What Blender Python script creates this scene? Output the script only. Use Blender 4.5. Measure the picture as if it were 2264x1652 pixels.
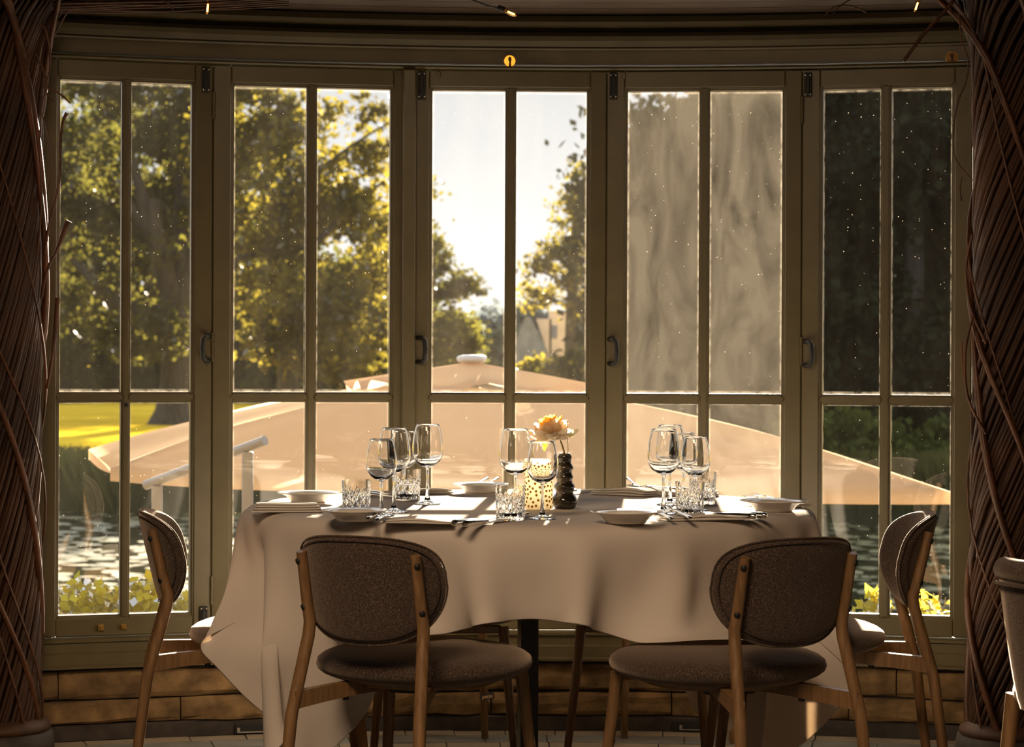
import bpy, math, random
import numpy as np
from mathutils import Vector, Matrix

random.seed(7)
rng = np.random.default_rng(11)
PI = math.pi
SC = bpy.context.scene
COL = SC.collection
for o in list(bpy.data.objects):
    bpy.data.objects.remove(o)

# ------------------------------------------------------------------ camera
F = 5000.0                     # focal length in pixels of the 2264 px wide frame
CX, CY = 1132.0, 790.0         # principal point (level camera, shifted lens)
CAMZ = 1.135
ROLL = 0.0044
cam_d = bpy.data.cameras.new('camera')
cam = bpy.data.objects.new('camera', cam_d)
COL.objects.link(cam)
cam_d.sensor_width = 36.0
cam_d.lens = F / 2264.0 * 36.0
cam_d.shift_y = -(826.0 - CY) / 2264.0
cam_d.clip_start = 0.05
cam_d.clip_end = 3000
cam.matrix_world = Matrix.Translation((0, 0, CAMZ)) @ Matrix.Rotation(PI / 2, 4, 'X') @ Matrix.Rotation(ROLL, 4, 'Z')
cam_d.dof.use_dof = True
cam_d.dof.focus_distance = 5.7
cam_d.dof.aperture_fstop = 8.0
SC.camera = cam

# ------------------------------------------------------------------ sky, sun, lamps, exposure
SUN_AZ, SUN_EL = math.radians(3.4), math.radians(11.2)
sun_dir = Vector((math.sin(SUN_AZ) * math.cos(SUN_EL), math.cos(SUN_AZ) * math.cos(SUN_EL), math.sin(SUN_EL)))
W = bpy.data.worlds.new('world')
SC.world = W
W.use_nodes = True
wn, wl = W.node_tree.nodes, W.node_tree.links
bg = wn['Background']
tc = wn.new('ShaderNodeTexCoord')
sep = wn.new('ShaderNodeSeparateXYZ')
wl.new(tc.outputs['Generated'], sep.inputs[0])
cr = wn.new('ShaderNodeValToRGB')
wl.new(sep.outputs['Z'], cr.inputs[0])
e = cr.color_ramp.elements
e[0].position = 0.0; e[0].color = (1.0, 0.95, 0.86, 1)
e[1].position = 1.0; e[1].color = (0.55, 0.62, 0.75, 1)
for p, c in ((0.05, (0.88, 0.86, 0.82, 1)), (0.12, (0.63, 0.64, 0.64, 1)), (0.30, (1.25, 1.32, 1.40, 1))):
    k = e.new(p); k.color = c
wl.new(cr.outputs[0], bg.inputs['Color'])
bg.inputs['Strength'].default_value = 0.64

sd = bpy.data.lights.new('sun', 'SUN')
sd.energy = 27.0
sd.angle = math.radians(0.6)
sd.color = (1.0, 0.84, 0.62)
sun = bpy.data.objects.new('sun', sd)
COL.objects.link(sun)
sun.rotation_euler = sun_dir.to_track_quat('Z', 'Y').to_euler()
sun.location = (4, 40, 12)

def area(name, loc, target, size, power, color):
    d = bpy.data.lights.new(name, 'AREA')
    d.energy = power; d.size = size; d.color = color
    o = bpy.data.objects.new(name, d)
    COL.objects.link(o)
    o.location = loc
    o.rotation_euler = (Vector(loc) - Vector(target)).to_track_quat('Z', 'Y').to_euler()
    return o
area('room_lamp', (-0.9, 2.3, 2.84), (-0.9, 2.3, 0.0), 1.0, 50, (1.0, 0.68, 0.42))
area('room_lamp_b', (-0.1, 1.4, 2.84), (-0.1, 1.4, 0.0), 1.0, 14, (1.0, 0.68, 0.42))

VS = SC.view_settings
VS.view_transform = 'Standard'
VS.look = 'None'
VS.gamma = 1.0
VS.use_curve_mapping = False
VS.exposure = 1.0
cy = SC.cycles
cy.max_bounces = 10
cy.diffuse_bounces = 4
cy.glossy_bounces = 4
cy.transmission_bounces = 10
cy.transparent_max_bounces = 24
cy.sample_clamp_indirect = 4.0
cy.caustics_reflective = False
cy.caustics_refractive = False
cy.blur_glossy = 1.0

# ------------------------------------------------------------------ pixel helpers
def unroll(px, py):
    dx, dy = px - CX, py - CY
    return dx + dy * ROLL, dy - dx * ROLL

def at(px, py, d):
    x, y = unroll(px, py)
    return Vector((x / F * d, d, CAMZ - y / F * d))

def on_plane(px, py, z):
    x, y = unroll(px, py)
    d = F * (CAMZ - z) / y
    return Vector((x / F * d, d, z))

TZ = 0.752                      # top of the cloth
def on_table(px, py):
    return on_plane(px, py, TZ)

# ------------------------------------------------------------------ materials
def mat(name):
    m = bpy.data.materials.new(name)
    m.use_nodes = True
    nt = m.node_tree
    return m, nt.nodes, nt.links, nt.nodes['Principled BSDF']

def setp(b, color=None, rough=None, metal=None, **kw):
    if color is not None: b.inputs['Base Color'].default_value = (*color, 1)
    if rough is not None: b.inputs['Roughness'].default_value = rough
    if metal is not None: b.inputs['Metallic'].default_value = metal
    for k_, v in kw.items():
        b.inputs[k_.replace('_', ' ')].default_value = v

def noise(n, l, scale, detail=3, coord='Object', stretch=None):
    t = n.new('ShaderNodeTexCoord')
    x = n.new('ShaderNodeTexNoise')
    x.inputs['Scale'].default_value = scale
    x.inputs['Detail'].default_value = detail
    if stretch:
        mp = n.new('ShaderNodeMapping')
        mp.inputs['Scale'].default_value = stretch
        l.new(t.outputs[coord], mp.inputs[0])
        l.new(mp.outputs[0], x.inputs['Vector'])
    else:
        l.new(t.outputs[coord], x.inputs['Vector'])
    return x

def ramp(n, l, fac, stops):
    r = n.new('ShaderNodeValToRGB')
    e = r.color_ramp.elements
    e[0].position, e[0].color = stops[0][0], (*stops[0][1], 1)
    e[1].position, e[1].color = stops[-1][0], (*stops[-1][1], 1)
    for p, c in stops[1:-1]:
        k = e.new(p); k.color = (*c, 1)
    l.new(fac, r.inputs[0])
    return r

def bump(n, l, b, height, strength=0.3, dist=0.002):
    u = n.new('ShaderNodeBump')
    u.inputs['Strength'].default_value = strength
    u.inputs['Distance'].default_value = dist
    l.new(height, u.inputs['Height'])
    l.new(u.outputs[0], b.inputs['Normal'])

def simple(name, c1, c2, scale, rough=0.6, detail=4, stretch=None, bstr=0.2, bdist=0.002, metal=0.0, lo=0.35, hi=0.65):
    m, n, l, b = mat(name)
    x = noise(n, l, scale, detail, stretch=stretch)
    r = ramp(n, l, x.outputs['Fac'], [(lo, c1), (hi, c2)])
    l.new(r.outputs[0], b.inputs['Base Color'])
    setp(b, rough=rough, metal=metal)
    if bstr: bump(n, l, b, x.outputs['Fac'], bstr, bdist)
    return m

def two_sided(name, col, trans, fac, c2=None, scale=30, rough=0.8, gloss=0.0, info=False):
    """diffuse + translucent sheet (cloth, leaves, petals)"""
    m, n, l, b = mat(name)
    out = n['Material Output']
    n.remove(b)
    d = n.new('ShaderNodeBsdfDiffuse'); t = n.new('ShaderNodeBsdfTranslucent')
    mx = n.new('ShaderNodeMixShader'); mx.inputs[0].default_value = fac
    d.inputs[0].default_value = (*col, 1); t.inputs[0].default_value = (*trans, 1)
    if c2 is not None:
        x = noise(n, l, scale, 2)
        r = ramp(n, l, x.outputs['Fac'], [(0.35, col), (0.65, c2[0])])
        r2 = ramp(n, l, x.outputs['Fac'], [(0.35, trans), (0.65, c2[1])])
        l.new(r.outputs[0], d.inputs[0]); l.new(r2.outputs[0], t.inputs[0])
    l.new(d.outputs[0], mx.inputs[1]); l.new(t.outputs[0], mx.inputs[2])
    last = mx
    if gloss:
        g = n.new('ShaderNodeBsdfGlossy'); g.inputs['Roughness'].default_value = 0.35
        fr = n.new('ShaderNodeFresnel'); fr.inputs[0].default_value = 1.4
        m2 = n.new('ShaderNodeMixShader')
        mm = n.new('ShaderNodeMath'); mm.operation = 'MULTIPLY'; mm.inputs[1].default_value = gloss
        l.new(fr.outputs[0], mm.inputs[0]); l.new(mm.outputs[0], m2.inputs[0])
        l.new(mx.outputs[0], m2.inputs[1]); l.new(g.outputs[0], m2.inputs[2])
        last = m2
    l.new(last.outputs[0], out.inputs['Surface'])
    return m

M = {}
M['paint'] = simple('olive_paint', (0.092, 0.074, 0.033), (0.114, 0.092, 0.043), 9, 0.42, bstr=0.08)
M['stone'] = simple('tooled_stone', (0.09, 0.052, 0.02), (0.25, 0.155, 0.065), 14, 0.9, 6, bstr=0.8, bdist=0.01)
M['plinth'] = simple('dark_plinth', (0.02, 0.015, 0.012), (0.05, 0.038, 0.03), 20, 0.7)
M['tile_cream'] = simple('cream_tile', (0.36, 0.30, 0.22), (0.46, 0.39, 0.29), 12, 0.5, bstr=0.1)
M['tile_grey'] = simple('grey_tile', (0.22, 0.23, 0.22), (0.31, 0.32, 0.30), 12, 0.45, bstr=0.1)
M['grout'] = simple('grout', (0.05, 0.045, 0.04), (0.09, 0.08, 0.07), 30, 0.9)
M['ceiling'] = simple('dark_ceiling_wood', (0.045, 0.026, 0.014), (0.075, 0.045, 0.025), 6, 0.6, stretch=(1, 12, 12))
M['wall'] = simple('room_wall', (0.12, 0.09, 0.06), (0.17, 0.13, 0.09), 4, 0.8)
M['cane'] = simple('red_brown_cane', (0.024, 0.008, 0.0025), (0.068, 0.025, 0.007), 6, 0.65, stretch=(3, 3, 0.4), bstr=0.3)
M['vine'] = simple('vine_bark', (0.055, 0.020, 0.008), (0.13, 0.052, 0.022), 18, 0.40, stretch=(2, 2, 0.5), bstr=0.4)
M['black'] = simple('black_iron', (0.006, 0.006, 0.006), (0.012, 0.011, 0.010), 60, 0.62)
M['steel_dark'] = simple('black_steel', (0.012, 0.012, 0.013), (0.02, 0.02, 0.02), 40, 0.35)
M['brass'] = simple('brass', (0.55, 0.36, 0.10), (0.66, 0.44, 0.14), 40, 0.3, metal=1.0, bstr=0.05)
M['screw'] = simple('bright_screw', (0.6, 0.55, 0.45), (0.7, 0.65, 0.55), 40, 0.3, metal=1.0, bstr=0)
M['wood'] = simple('oak_wood', (0.165, 0.092, 0.039), (0.25, 0.145, 0.066), 16, 0.45, 5, stretch=(6, 6, 0.5), bstr=0.12)
M['silver'] = simple('polished_steel', (0.72, 0.70, 0.66), (0.8, 0.78, 0.74), 8, 0.16, metal=1.0, bstr=0.0)
M['porcelain'] = simple('porcelain', (0.72, 0.69, 0.64), (0.78, 0.75, 0.70), 6, 0.12, bstr=0.0)
M['cap'] = simple('white_enamel', (0.5, 0.5, 0.5), (0.58, 0.58, 0.57), 6, 0.25, bstr=0.0)
M['rail'] = simple('pale_metal', (0.30, 0.29, 0.27), (0.36, 0.35, 0.33), 6, 0.4, bstr=0.0)
M['bark'] = simple('bark', (0.022, 0.018, 0.014), (0.05, 0.041, 0.031), 3, 0.9, 6, stretch=(3, 3, 0.6), bstr=0.8, bdist=0.05)
M['lawn'] = two_sided('lawn_grass', (0.48, 0.33, 0.022), (0.7, 0.48, 0.025), 0.2, ((0.66, 0.45, 0.03), (0.8, 0.58, 0.04)), 0.35)
M['earth'] = simple('earth', (0.06, 0.045, 0.03), (0.12, 0.09, 0.06), 3, 0.95)
M['terrace'] = simple('terrace_paving', (0.25, 0.22, 0.18), (0.36, 0.31, 0.25), 2, 0.8)
M['roof'] = simple('slate_roof', (0.10, 0.12, 0.15), (0.16, 0.18, 0.22), 1.0, 0.7, bstr=0.3)
M['render'] = simple('pale_render', (0.55, 0.43, 0.33), (0.66, 0.54, 0.42), 0.6, 0.9)
M['hole'] = simple('shadowed_opening', (0.01, 0.01, 0.01), (0.02, 0.02, 0.02), 3, 0.9, bstr=0)

# wool upholstery with pale flecks
m, n, l, b = mat('speckled_wool')
x = noise(n, l, 520, 2)
r = ramp(n, l, x.outputs['Fac'], [(0.36, (0.020, 0.012, 0.009)), (0.55, (0.055, 0.036, 0.027)), (0.70, (0.24, 0.17, 0.13))])
l.new(r.outputs[0], b.inputs['Base Color'])
setp(b, rough=0.95)
b.inputs['Sheen Weight'].default_value = 0.7
b.inputs['Sheen Roughness'].default_value = 0.4
b.inputs['Sheen Tint'].default_value = (0.9, 0.75, 0.62, 1)
bump(n, l, b, x.outputs['Fac'], 0.6, 0.002)
M['wool'] = m
M['piping'] = simple('dark_seam', (0.02, 0.013, 0.010), (0.05, 0.03, 0.024), 300, 0.9)

M['cloth'] = two_sided('white_linen', (0.76, 0.71, 0.66), (0.80, 0.66, 0.50), 0.22)
nn, ll = M['cloth'].node_tree.nodes, M['cloth'].node_tree.links
M['napkin'] = two_sided('napkin_linen', (0.80, 0.77, 0.73), (0.80, 0.70, 0.58), 0.15)
M['canopy'] = two_sided('cream_canvas', (0.50, 0.41, 0.30), (0.72, 0.55, 0.37), 0.66, ((0.54, 0.44, 0.33), (0.76, 0.59, 0.40)), 1.2)
M['leaf_gold'] = two_sided('golden_leaf', (0.09, 0.08, 0.015), (0.25, 0.205, 0.022), 0.5, ((0.04, 0.04, 0.012), (0.075, 0.066, 0.012)), 0.5, gloss=0.1)
M['leaf_olive'] = two_sided('olive_leaf', (0.050, 0.053, 0.014), (0.125, 0.115, 0.016), 0.5, ((0.032, 0.036, 0.013), (0.058, 0.056, 0.012)), 0.4, gloss=0.08)
M['leaf_green'] = two_sided('green_leaf', (0.05, 0.06, 0.02), (0.12, 0.125, 0.022), 0.45, ((0.03, 0.038, 0.016), (0.06, 0.066, 0.016)), 0.3)
M['leaf_dark'] = two_sided('dark_needle', (0.018, 0.022, 0.012), (0.02, 0.022, 0.01), 0.2, ((0.012, 0.014, 0.01), (0.012, 0.014, 0.008)), 0.3)
M['leaf_hedge'] = two_sided('hedge_leaf', (0.085, 0.105, 0.025), (0.15, 0.17, 0.03), 0.4, ((0.05, 0.065, 0.02), (0.08, 0.09, 0.02)), 1.5)
M['leaf_haze_pale'] = two_sided('hazed_green_leaf', (0.10, 0.12, 0.10), (0.22, 0.24, 0.16), 0.4)  # paled leaf colour stands in for distance haze
M['leaf_haze_blue'] = two_sided('hazed_blue_leaf', (0.15, 0.18, 0.20), (0.15, 0.18, 0.19), 0.35)  # aerial haze put into the leaf colour as blue grey
M['reed'] = two_sided('reed_leaf', (0.12, 0.12, 0.04), (0.20, 0.18, 0.05), 0.45, ((0.06, 0.07, 0.03), (0.12, 0.11, 0.035)), 0.6)
M['shrub'] = two_sided('yellow_shrub_leaf', (0.38, 0.31, 0.03), (0.85, 0.66, 0.05), 0.6, ((0.24, 0.25, 0.03), (0.6, 0.55, 0.05)), 9, gloss=0.6)
M['petal'] = two_sided('peach_petal', (0.84, 0.68, 0.46), (0.80, 0.63, 0.40), 0.6)
M['petal_core'] = two_sided('amber_petal', (0.88, 0.60, 0.18), (0.85, 0.52, 0.10), 0.6)
M['petal_pale'] = two_sided('pale_petal', (0.86, 0.78, 0.68), (0.80, 0.72, 0.58), 0.55)
M['rose_leaf'] = two_sided('fresh_leaf', (0.16, 0.22, 0.01), (0.45, 0.55, 0.02), 0.55, gloss=0.5)
M['stem'] = simple('flower_stem', (0.20, 0.15, 0.05), (0.28, 0.21, 0.08), 40, 0.5)

m, n, l, b = mat('pond_water')
setp(b, (0.022, 0.024, 0.016), 0.06)
b.inputs['IOR'].default_value = 1.33
x = noise(n, l, 1.6, 3, stretch=(0.5, 1.4, 1))
bump(n, l, b, x.outputs['Fac'], 0.15, 0.05)
M['water'] = m
m, n, l, b = mat('lily_leaf')
x = noise(n, l, 3.0, 2)
r = ramp(n, l, x.outputs['Fac'], [(0.35, (0.20, 0.19, 0.10)), (0.65, (0.30, 0.27, 0.14))])
l.new(r.outputs[0], b.inputs['Base Color'])
setp(b, rough=0.32)
M['lily'] = m

# dark glazed vase with pale rings
m, n, l, b = mat('dark_glaze')
t = n.new('ShaderNodeTexCoord')
wv = n.new('ShaderNodeTexWave'); wv.wave_type = 'BANDS'; wv.bands_direction = 'Z'
wv.inputs['Scale'].default_value = 11; wv.inputs['Distortion'].default_value = 5; wv.inputs['Detail'].default_value = 2
l.new(t.outputs['Object'], wv.inputs[0])
r = ramp(n, l, wv.outputs['Fac'], [(0.0, (0.018, 0.015, 0.011)), (0.8, (0.035, 0.028, 0.02)), (0.97, (0.075, 0.062, 0.048))])
l.new(r.outputs[0], b.inputs['Base Color'])
setp(b, rough=0.10)
M['glaze'] = m

def glassware(name, clear, tint=(1, 1, 1)):
    """clear tableware: part refracting, part passing straight through, so its shadow stays light"""
    m, n, l, b = mat(name)
    out = n['Material Output']; n.remove(b)
    g = n.new('ShaderNodeBsdfGlass'); g.inputs['IOR'].default_value = 1.48; g.inputs['Roughness'].default_value = 0.0
    g.inputs['Color'].default_value = (*tint, 1)
    t = n.new('ShaderNodeBsdfTransparent')
    gl = n.new('ShaderNodeBsdfGlossy'); gl.inputs['Roughness'].default_value = 0.03
    lw = n.new('ShaderNodeLayerWeight'); lw.inputs[0].default_value = 0.25
    m1 = n.new('ShaderNodeMixShader'); m2 = n.new('ShaderNodeMixShader')
    mm = n.new('ShaderNodeMath'); mm.operation = 'MULTIPLY_ADD'; mm.inputs[1].default_value = 0.85; mm.inputs[2].default_value = 0.03
    l.new(lw.outputs['Facing'], mm.inputs[0]); mm.use_clamp = True
    pw = n.new('ShaderNodeMath'); pw.operation = 'POWER'; pw.inputs[1].default_value = 2.2
    l.new(mm.outputs[0], pw.inputs[0])
    l.new(pw.outputs[0], m1.inputs[0])
    l.new(t.outputs[0], m1.inputs[1]); l.new(gl.outputs[0], m1.inputs[2])
    m2.inputs[0].default_value = clear
    l.new(g.outputs[0], m2.inputs[1]); l.new(m1.outputs[0], m2.inputs[2])
    l.new(m2.outputs[0], out.inputs['Surface'])
    return m
M['bowl_glass'] = glassware('thin_bowl_glass', 0.0)
M['stem_glass'] = glassware('stem_glass', 0.0)
M['cut_glass'] = glassware('cut_crystal', 0.0)
M['amber_glass'] = glassware('amber_bulb_glass', 0.0, (1.0, 0.72, 0.35))

def pane_mat(name, dust, swirl, scratch):
    """window glass: clear, reflecting, with a thin film of dust that doubles as haze, specks and wiped streaks"""
    m, n, l, b = mat(name)
    out = n['Material Output']; n.remove(b)
    t = n.new('ShaderNodeTexCoord')
    def math_(op, a, c=None, d=None, clamp=False):
        x = n.new('ShaderNodeMath'); x.operation = op; x.use_clamp = clamp
        for i, v in enumerate((a, c, d)):
            if v is None: continue
            if isinstance(v, (int, float)): x.inputs[i].default_value = v
            else: l.new(v, x.inputs[i])
        return x.outputs[0]
    big = n.new('ShaderNodeTexNoise'); big.inputs['Scale'].default_value = 5; big.inputs['Detail'].default_value = 4
    big.inputs['Distortion'].default_value = swirl
    mp = n.new('ShaderNodeMapping'); mp.inputs['Scale'].default_value = (1.6, 1, 0.55)
    l.new(t.outputs['Object'], mp.inputs[0]); l.new(mp.outputs[0], big.inputs['Vector'])
    film = math_('MULTIPLY', math_('MULTIPLY_ADD', big.outputs['Fac'], 2.0, -0.2, True), dust)
    gen = n.new('ShaderNodeSeparateXYZ'); l.new(t.outputs['Generated'], gen.inputs[0])
    ex = math_('MINIMUM', gen.outputs['X'], math_('SUBTRACT', 1.0, gen.outputs['X']))
    ez = math_('MULTIPLY', math_('MINIMUM', gen.outputs['Z'], math_('SUBTRACT', 1.0, gen.outputs['Z'])), 3.0)
    ed = math_('MULTIPLY', math_('MAXIMUM', math_('MULTIPLY_ADD', math_('MINIMUM', ex, ez), -22, 1.0), 0.0, None), 0.06)
    nz = n.new('ShaderNodeTexNoise'); nz.inputs['Scale'].default_value = 40
    l.new(t.outputs['Object'], nz.inputs['Vector'])
    ed = math_('MULTIPLY', ed, math_('MULTIPLY_ADD', nz.outputs['Fac'], 3, -0.9, True))
    vo = n.new('ShaderNodeTexVoronoi'); vo.inputs['Scale'].default_value = 80
    l.new(t.outputs['Object'], vo.inputs['Vector'])
    sc = n.new('ShaderNodeSeparateColor'); l.new(vo.outputs['Color'], sc.inputs[0])
    size = math_('MULTIPLY', math_('POWER', sc.outputs[0], 5.0), 0.12)
    hi = math_('MULTIPLY_ADD', gen.outputs['Z'], 0.75, 0.2)
    keep = math_('GREATER_THAN', hi, sc.outputs[1])
    spk = math_('MULTIPLY', math_('MULTIPLY', math_('LESS_THAN', vo.outputs['Distance'], size), keep), 0.12)
    tot = math_('ADD', math_('ADD', film, ed), spk)
    if scratch:
        wv = n.new('ShaderNodeTexWave'); wv.bands_direction = 'DIAGONAL'
        wv.inputs['Scale'].default_value = 55; wv.inputs['Distortion'].default_value = 1.0; wv.inputs['Detail'].default_value = 1
        l.new(t.outputs['Object'], wv.inputs[0])
        tot = math_('ADD', tot, math_('MULTIPLY', math_('POWER', wv.outputs['Fac'], 6.0), scratch))
    tot = math_('MINIMUM', tot, 0.5)
    tr = n.new('ShaderNodeBsdfTransparent')
    gl = n.new('ShaderNodeBsdfGlossy'); gl.inputs['Roughness'].default_value = 0.0
    fr = n.new('ShaderNodeFresnel'); fr.inputs[0].default_value = 1.45
    m1 = n.new('ShaderNodeMixShader')
    l.new(fr.outputs[0], m1.inputs[0]); l.new(tr.outputs[0], m1.inputs[1]); l.new(gl.outputs[0], m1.inputs[2])
    tl = n.new('ShaderNodeBsdfTranslucent'); tl.inputs[0].default_value = (0.82, 0.72, 0.58, 1)
    m2 = n.new('ShaderNodeMixShader')
    l.new(tot, m2.inputs[0]); l.new(m1.outputs[0], m2.inputs[1]); l.new(tl.outputs[0], m2.inputs[2])
    l.new(m2.outputs[0], out.inputs['Surface'])
    return m
PANE = [pane_mat('pane_glass', 0.0022, 0.6, 0), pane_mat('pane_glass_b', 0.0026, 0.6, 0), pane_mat('pane_glass_c', 0.0050, 0.4, 0),  # middle window's film raised to stand in for haze and sun glare
        pane_mat('pane_glass_dusty', 0.0120, 1.8, 0.003), pane_mat('pane_glass_e', 0.0007, 1.4, 0)]

def emit(name, color, strength):
    m, n, l, b = mat(name)
    setp(b, (0.1, 0.05, 0.02), 0.3)
    b.inputs['Emission Color'].default_value = (*color, 1)
    b.inputs['Emission Strength'].default_value = strength
    return m
M['filament'] = emit('lit_filament', (1.0, 0.42, 0.10), 14.0)
M['brass_glow'] = emit('glowing_brass_face', (1.0, 0.36, 0.03), 0.75)  # gleam of polished brass put in as emission, no lamp
M['brass_dim'] = emit('dim_brass_face', (1.0, 0.36, 0.06), 0.02)  # faint emission in place of light reflected by brass

# ------------------------------------------------------------------ mesh builder
class MB:
    def __init__(s):
        s.v = []; s.f = []; s.sm = []
    def add(s, vs, fs, smooth=False, mtx=None):
        o = len(s.v)
        if mtx is not None:
            vs = [mtx @ Vector(p) for p in vs]
        s.v.extend([tuple(p) for p in vs])
        for q in fs:
            s.f.append([i + o for i in q]); s.sm.append(smooth)
        return s
    def box(s, c, size, mtx=None, bev=0.0):
        hx, hy, hz = size[0] / 2, size[1] / 2, size[2] / 2
        b_ = min(bev, hx * .9, hy * .9, hz * .9)
        if b_ <= 0:
            vs = [(c[0] + i * hx, c[1] + j * hy, c[2] + k_ * hz) for i in (-1, 1) for j in (-1, 1) for k_ in (-1, 1)]
            fs = [(0, 1, 3, 2), (4, 6, 7, 5), (0, 4, 5, 1), (2, 3, 7, 6), (0, 2, 6, 4), (1, 5, 7, 3)]
            return s.add(vs, fs, False, mtx)
        # chamfered box: three rectangles per corner
        vs = []; idx = {}
        for i in (-1, 1):
            for j in (-1, 1):
                for k_ in (-1, 1):
                    for a in range(3):
                        p = [i * (hx - b_), j * (hy - b_), k_ * (hz - b_)]
                        p[a] = (i, j, k_)[a] * (hx, hy, hz)[a]
                        idx[(i, j, k_, a)] = len(vs)
                        vs.append((c[0] + p[0], c[1] + p[1], c[2] + p[2]))
        fs = []
        S = [(-1, -1), (1, -1), (1, 1), (-1, 1)]
        def key(a, sa, p, q):
            t = [0, 0, 0]; o = [x_ for x_ in range(3) if x_ != a]
            t[a] = sa; t[o[0]] = p; t[o[1]] = q
            return tuple(t)
        for a in range(3):
            for sa in (-1, 1):
                fs.append([idx[key(a, sa, p, q) + (a,)] for p, q in S])
        for a in range(3):
            o = [x_ for x_ in range(3) if x_ != a]
            for p in (-1, 1):
                for q in (-1, 1):
                    e1 = [0, 0, 0]; e2 = [0, 0, 0]
                    e1[a] = -1; e2[a] = 1; e1[o[0]] = e2[o[0]] = p; e1[o[1]] = e2[o[1]] = q
                    fs.append([idx[tuple(e1) + (o[0],)], idx[tuple(e2) + (o[0],)], idx[tuple(e2) + (o[1],)], idx[tuple(e1) + (o[1],)]])
        for i in (-1, 1):
            for j in (-1, 1):
                for k_ in (-1, 1):
                    fs.append([idx[(i, j, k_, a)] for a in range(3)])
        return s.add(vs, fs, False, mtx)
    def tube(s, pts, rad, n=8, caps=True, smooth=True, mtx=None, flat=1.0):
        pts = [Vector(p) for p in pts]
        if isinstance(rad, (int, float)): rad = [rad] * len(pts)
        vs = []; fs = []
        T = [(pts[min(i + 1, len(pts) - 1)] - pts[max(i - 1, 0)]).normalized() for i in range(len(pts))]
        up = Vector((0, 0, 1)) if abs(T[0].z) < 0.9 else Vector((0, 1, 0))
        N = (up - T[0] * up.dot(T[0])).normalized()
        for i, p in enumerate(pts):
            N = (N - T[i] * N.dot(T[i]))
            N = N.normalized() if N.length > 1e-6 else T[i].orthogonal().normalized()
            B = T[i].cross(N)
            for k_ in range(n):
                a = 2 * PI * k_ / n
                vs.append(p + (N * math.cos(a) + B * math.sin(a) * flat) * rad[i])
        for i in range(len(pts) - 1):
            for k_ in range(n):
                k2 = (k_ + 1) % n
                fs.append((i * n + k_, i * n + k2, (i + 1) * n + k2, (i + 1) * n + k_))
        s.add(vs, fs, smooth, mtx)
        if caps:
            s.add(vs[:n], [tuple(reversed(range(n)))], False, mtx)
            s.add(vs[-n:], [tuple(range(n))], False, mtx)
        return s
    def lathe(s, prof, n=32, smooth=True, mtx=None, c=(0, 0, 0)):
        vs = []; fs = []
        m_ = len(prof)
        for k_ in range(n):
            a = 2 * PI * k_ / n
            for r_, z in prof:
                vs.append((c[0] + r_ * math.cos(a), c[1] + r_ * math.sin(a), c[2] + z))
        for k_ in range(n):
            k2 = (k_ + 1) % n
            for i in range(m_ - 1):
                fs.append((k_ * m_ + i, k2 * m_ + i, k2 * m_ + i + 1, k_ * m_ + i + 1))
        return s.add(vs, fs, smooth, mtx)
    def prism(s, poly, y0, y1, mtx=None, smooth=False):
        """polygon in local x,z extruded along y"""
        n = len(poly)
        vs = [(p[0], y0, p[1]) for p in poly] + [(p[0], y1, p[1]) for p in poly]
        fs = [tuple(range(n)), tuple(reversed(range(n, 2 * n)))]
        fs += [(i, i + n, (i + 1) % n + n, (i + 1) % n) for i in range(n)]
        return s.add(vs, fs, smooth, mtx)
    def grid(s, P, smooth=True, mtx=None, closed=False):
        r_, c_ = len(P), len(P[0])
        vs = [p for row in P for p in row]
        fs = []
        for i in range(r_ - 1):
            for j in range(c_ - (0 if closed else 1)):
                j2 = (j + 1) % c_
                fs.append((i * c_ + j, i * c_ + j2, (i + 1) * c_ + j2, (i + 1) * c_ + j))
        return s.add(vs, fs, smooth, mtx)
    def mesh(s, name):
        me = bpy.data.meshes.new(name)
        me.from_pydata(s.v, [], s.f)
        me.polygons.foreach_set('use_smooth', s.sm)
        me.validate()
        me.update()
        return me
    def build(s, name, m_, parent=None, world=False):
        me = s.mesh(name)
        me.materials.append(m_)
        o = bpy.data.objects.new(name, me)
        COL.objects.link(o)
        if parent is not None:
            o.parent = parent
            if world:
                me.transform(Wm(parent).inverted())
        return o

def Wm(o):
    m_ = Matrix.LocRotScale(o.location, o.rotation_euler, o.scale)
    return Wm(o.parent) @ m_ if o.parent else m_

def tag(o, label=None, cat=None, group=None, kind=None):
    if label: o['label'] = label
    if cat: o['category'] = cat
    if group: o['group'] = group
    if kind: o['kind'] = kind
    return o

def empty(name, loc, rz=0.0):
    o = bpy.data.objects.new(name, None)
    COL.objects.link(o)
    o.location = loc
    o.rotation_euler = (0, 0, rz)
    o.empty_display_size = 0.1
    return o

KIDS = {}
def copy_tree(o, parent=None):
    c = o.copy()
    COL.objects.link(c)
    c.parent = parent
    for ch in [x_ for x_ in bpy.data.objects if x_.parent == o]:
        copy_tree(ch, c)
    return c

def quads_obj(name, V, m_, parent, smooth=False):
    """V: (n,4,3) array of quads in world space"""
    V = np.asarray(V, dtype=np.float32)
    n_ = V.shape[0]
    if parent is not None:
        V = V - np.array(parent.location, dtype=np.float32)
    me = bpy.data.meshes.new(name)
    me.vertices.add(n_ * 4)
    me.vertices.foreach_set('co', V.reshape(-1))
    me.loops.add(n_ * 4)
    me.loops.foreach_set('vertex_index', np.arange(n_ * 4, dtype=np.int32))
    me.polygons.add(n_)
    me.polygons.foreach_set('loop_start', np.arange(0, n_ * 4, 4, dtype=np.int32))
    me.update(calc_edges=True)
    me.materials.append(m_)
    o = bpy.data.objects.new(name, me)
    COL.objects.link(o)
    if parent is not None: o.parent = parent
    return o

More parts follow.
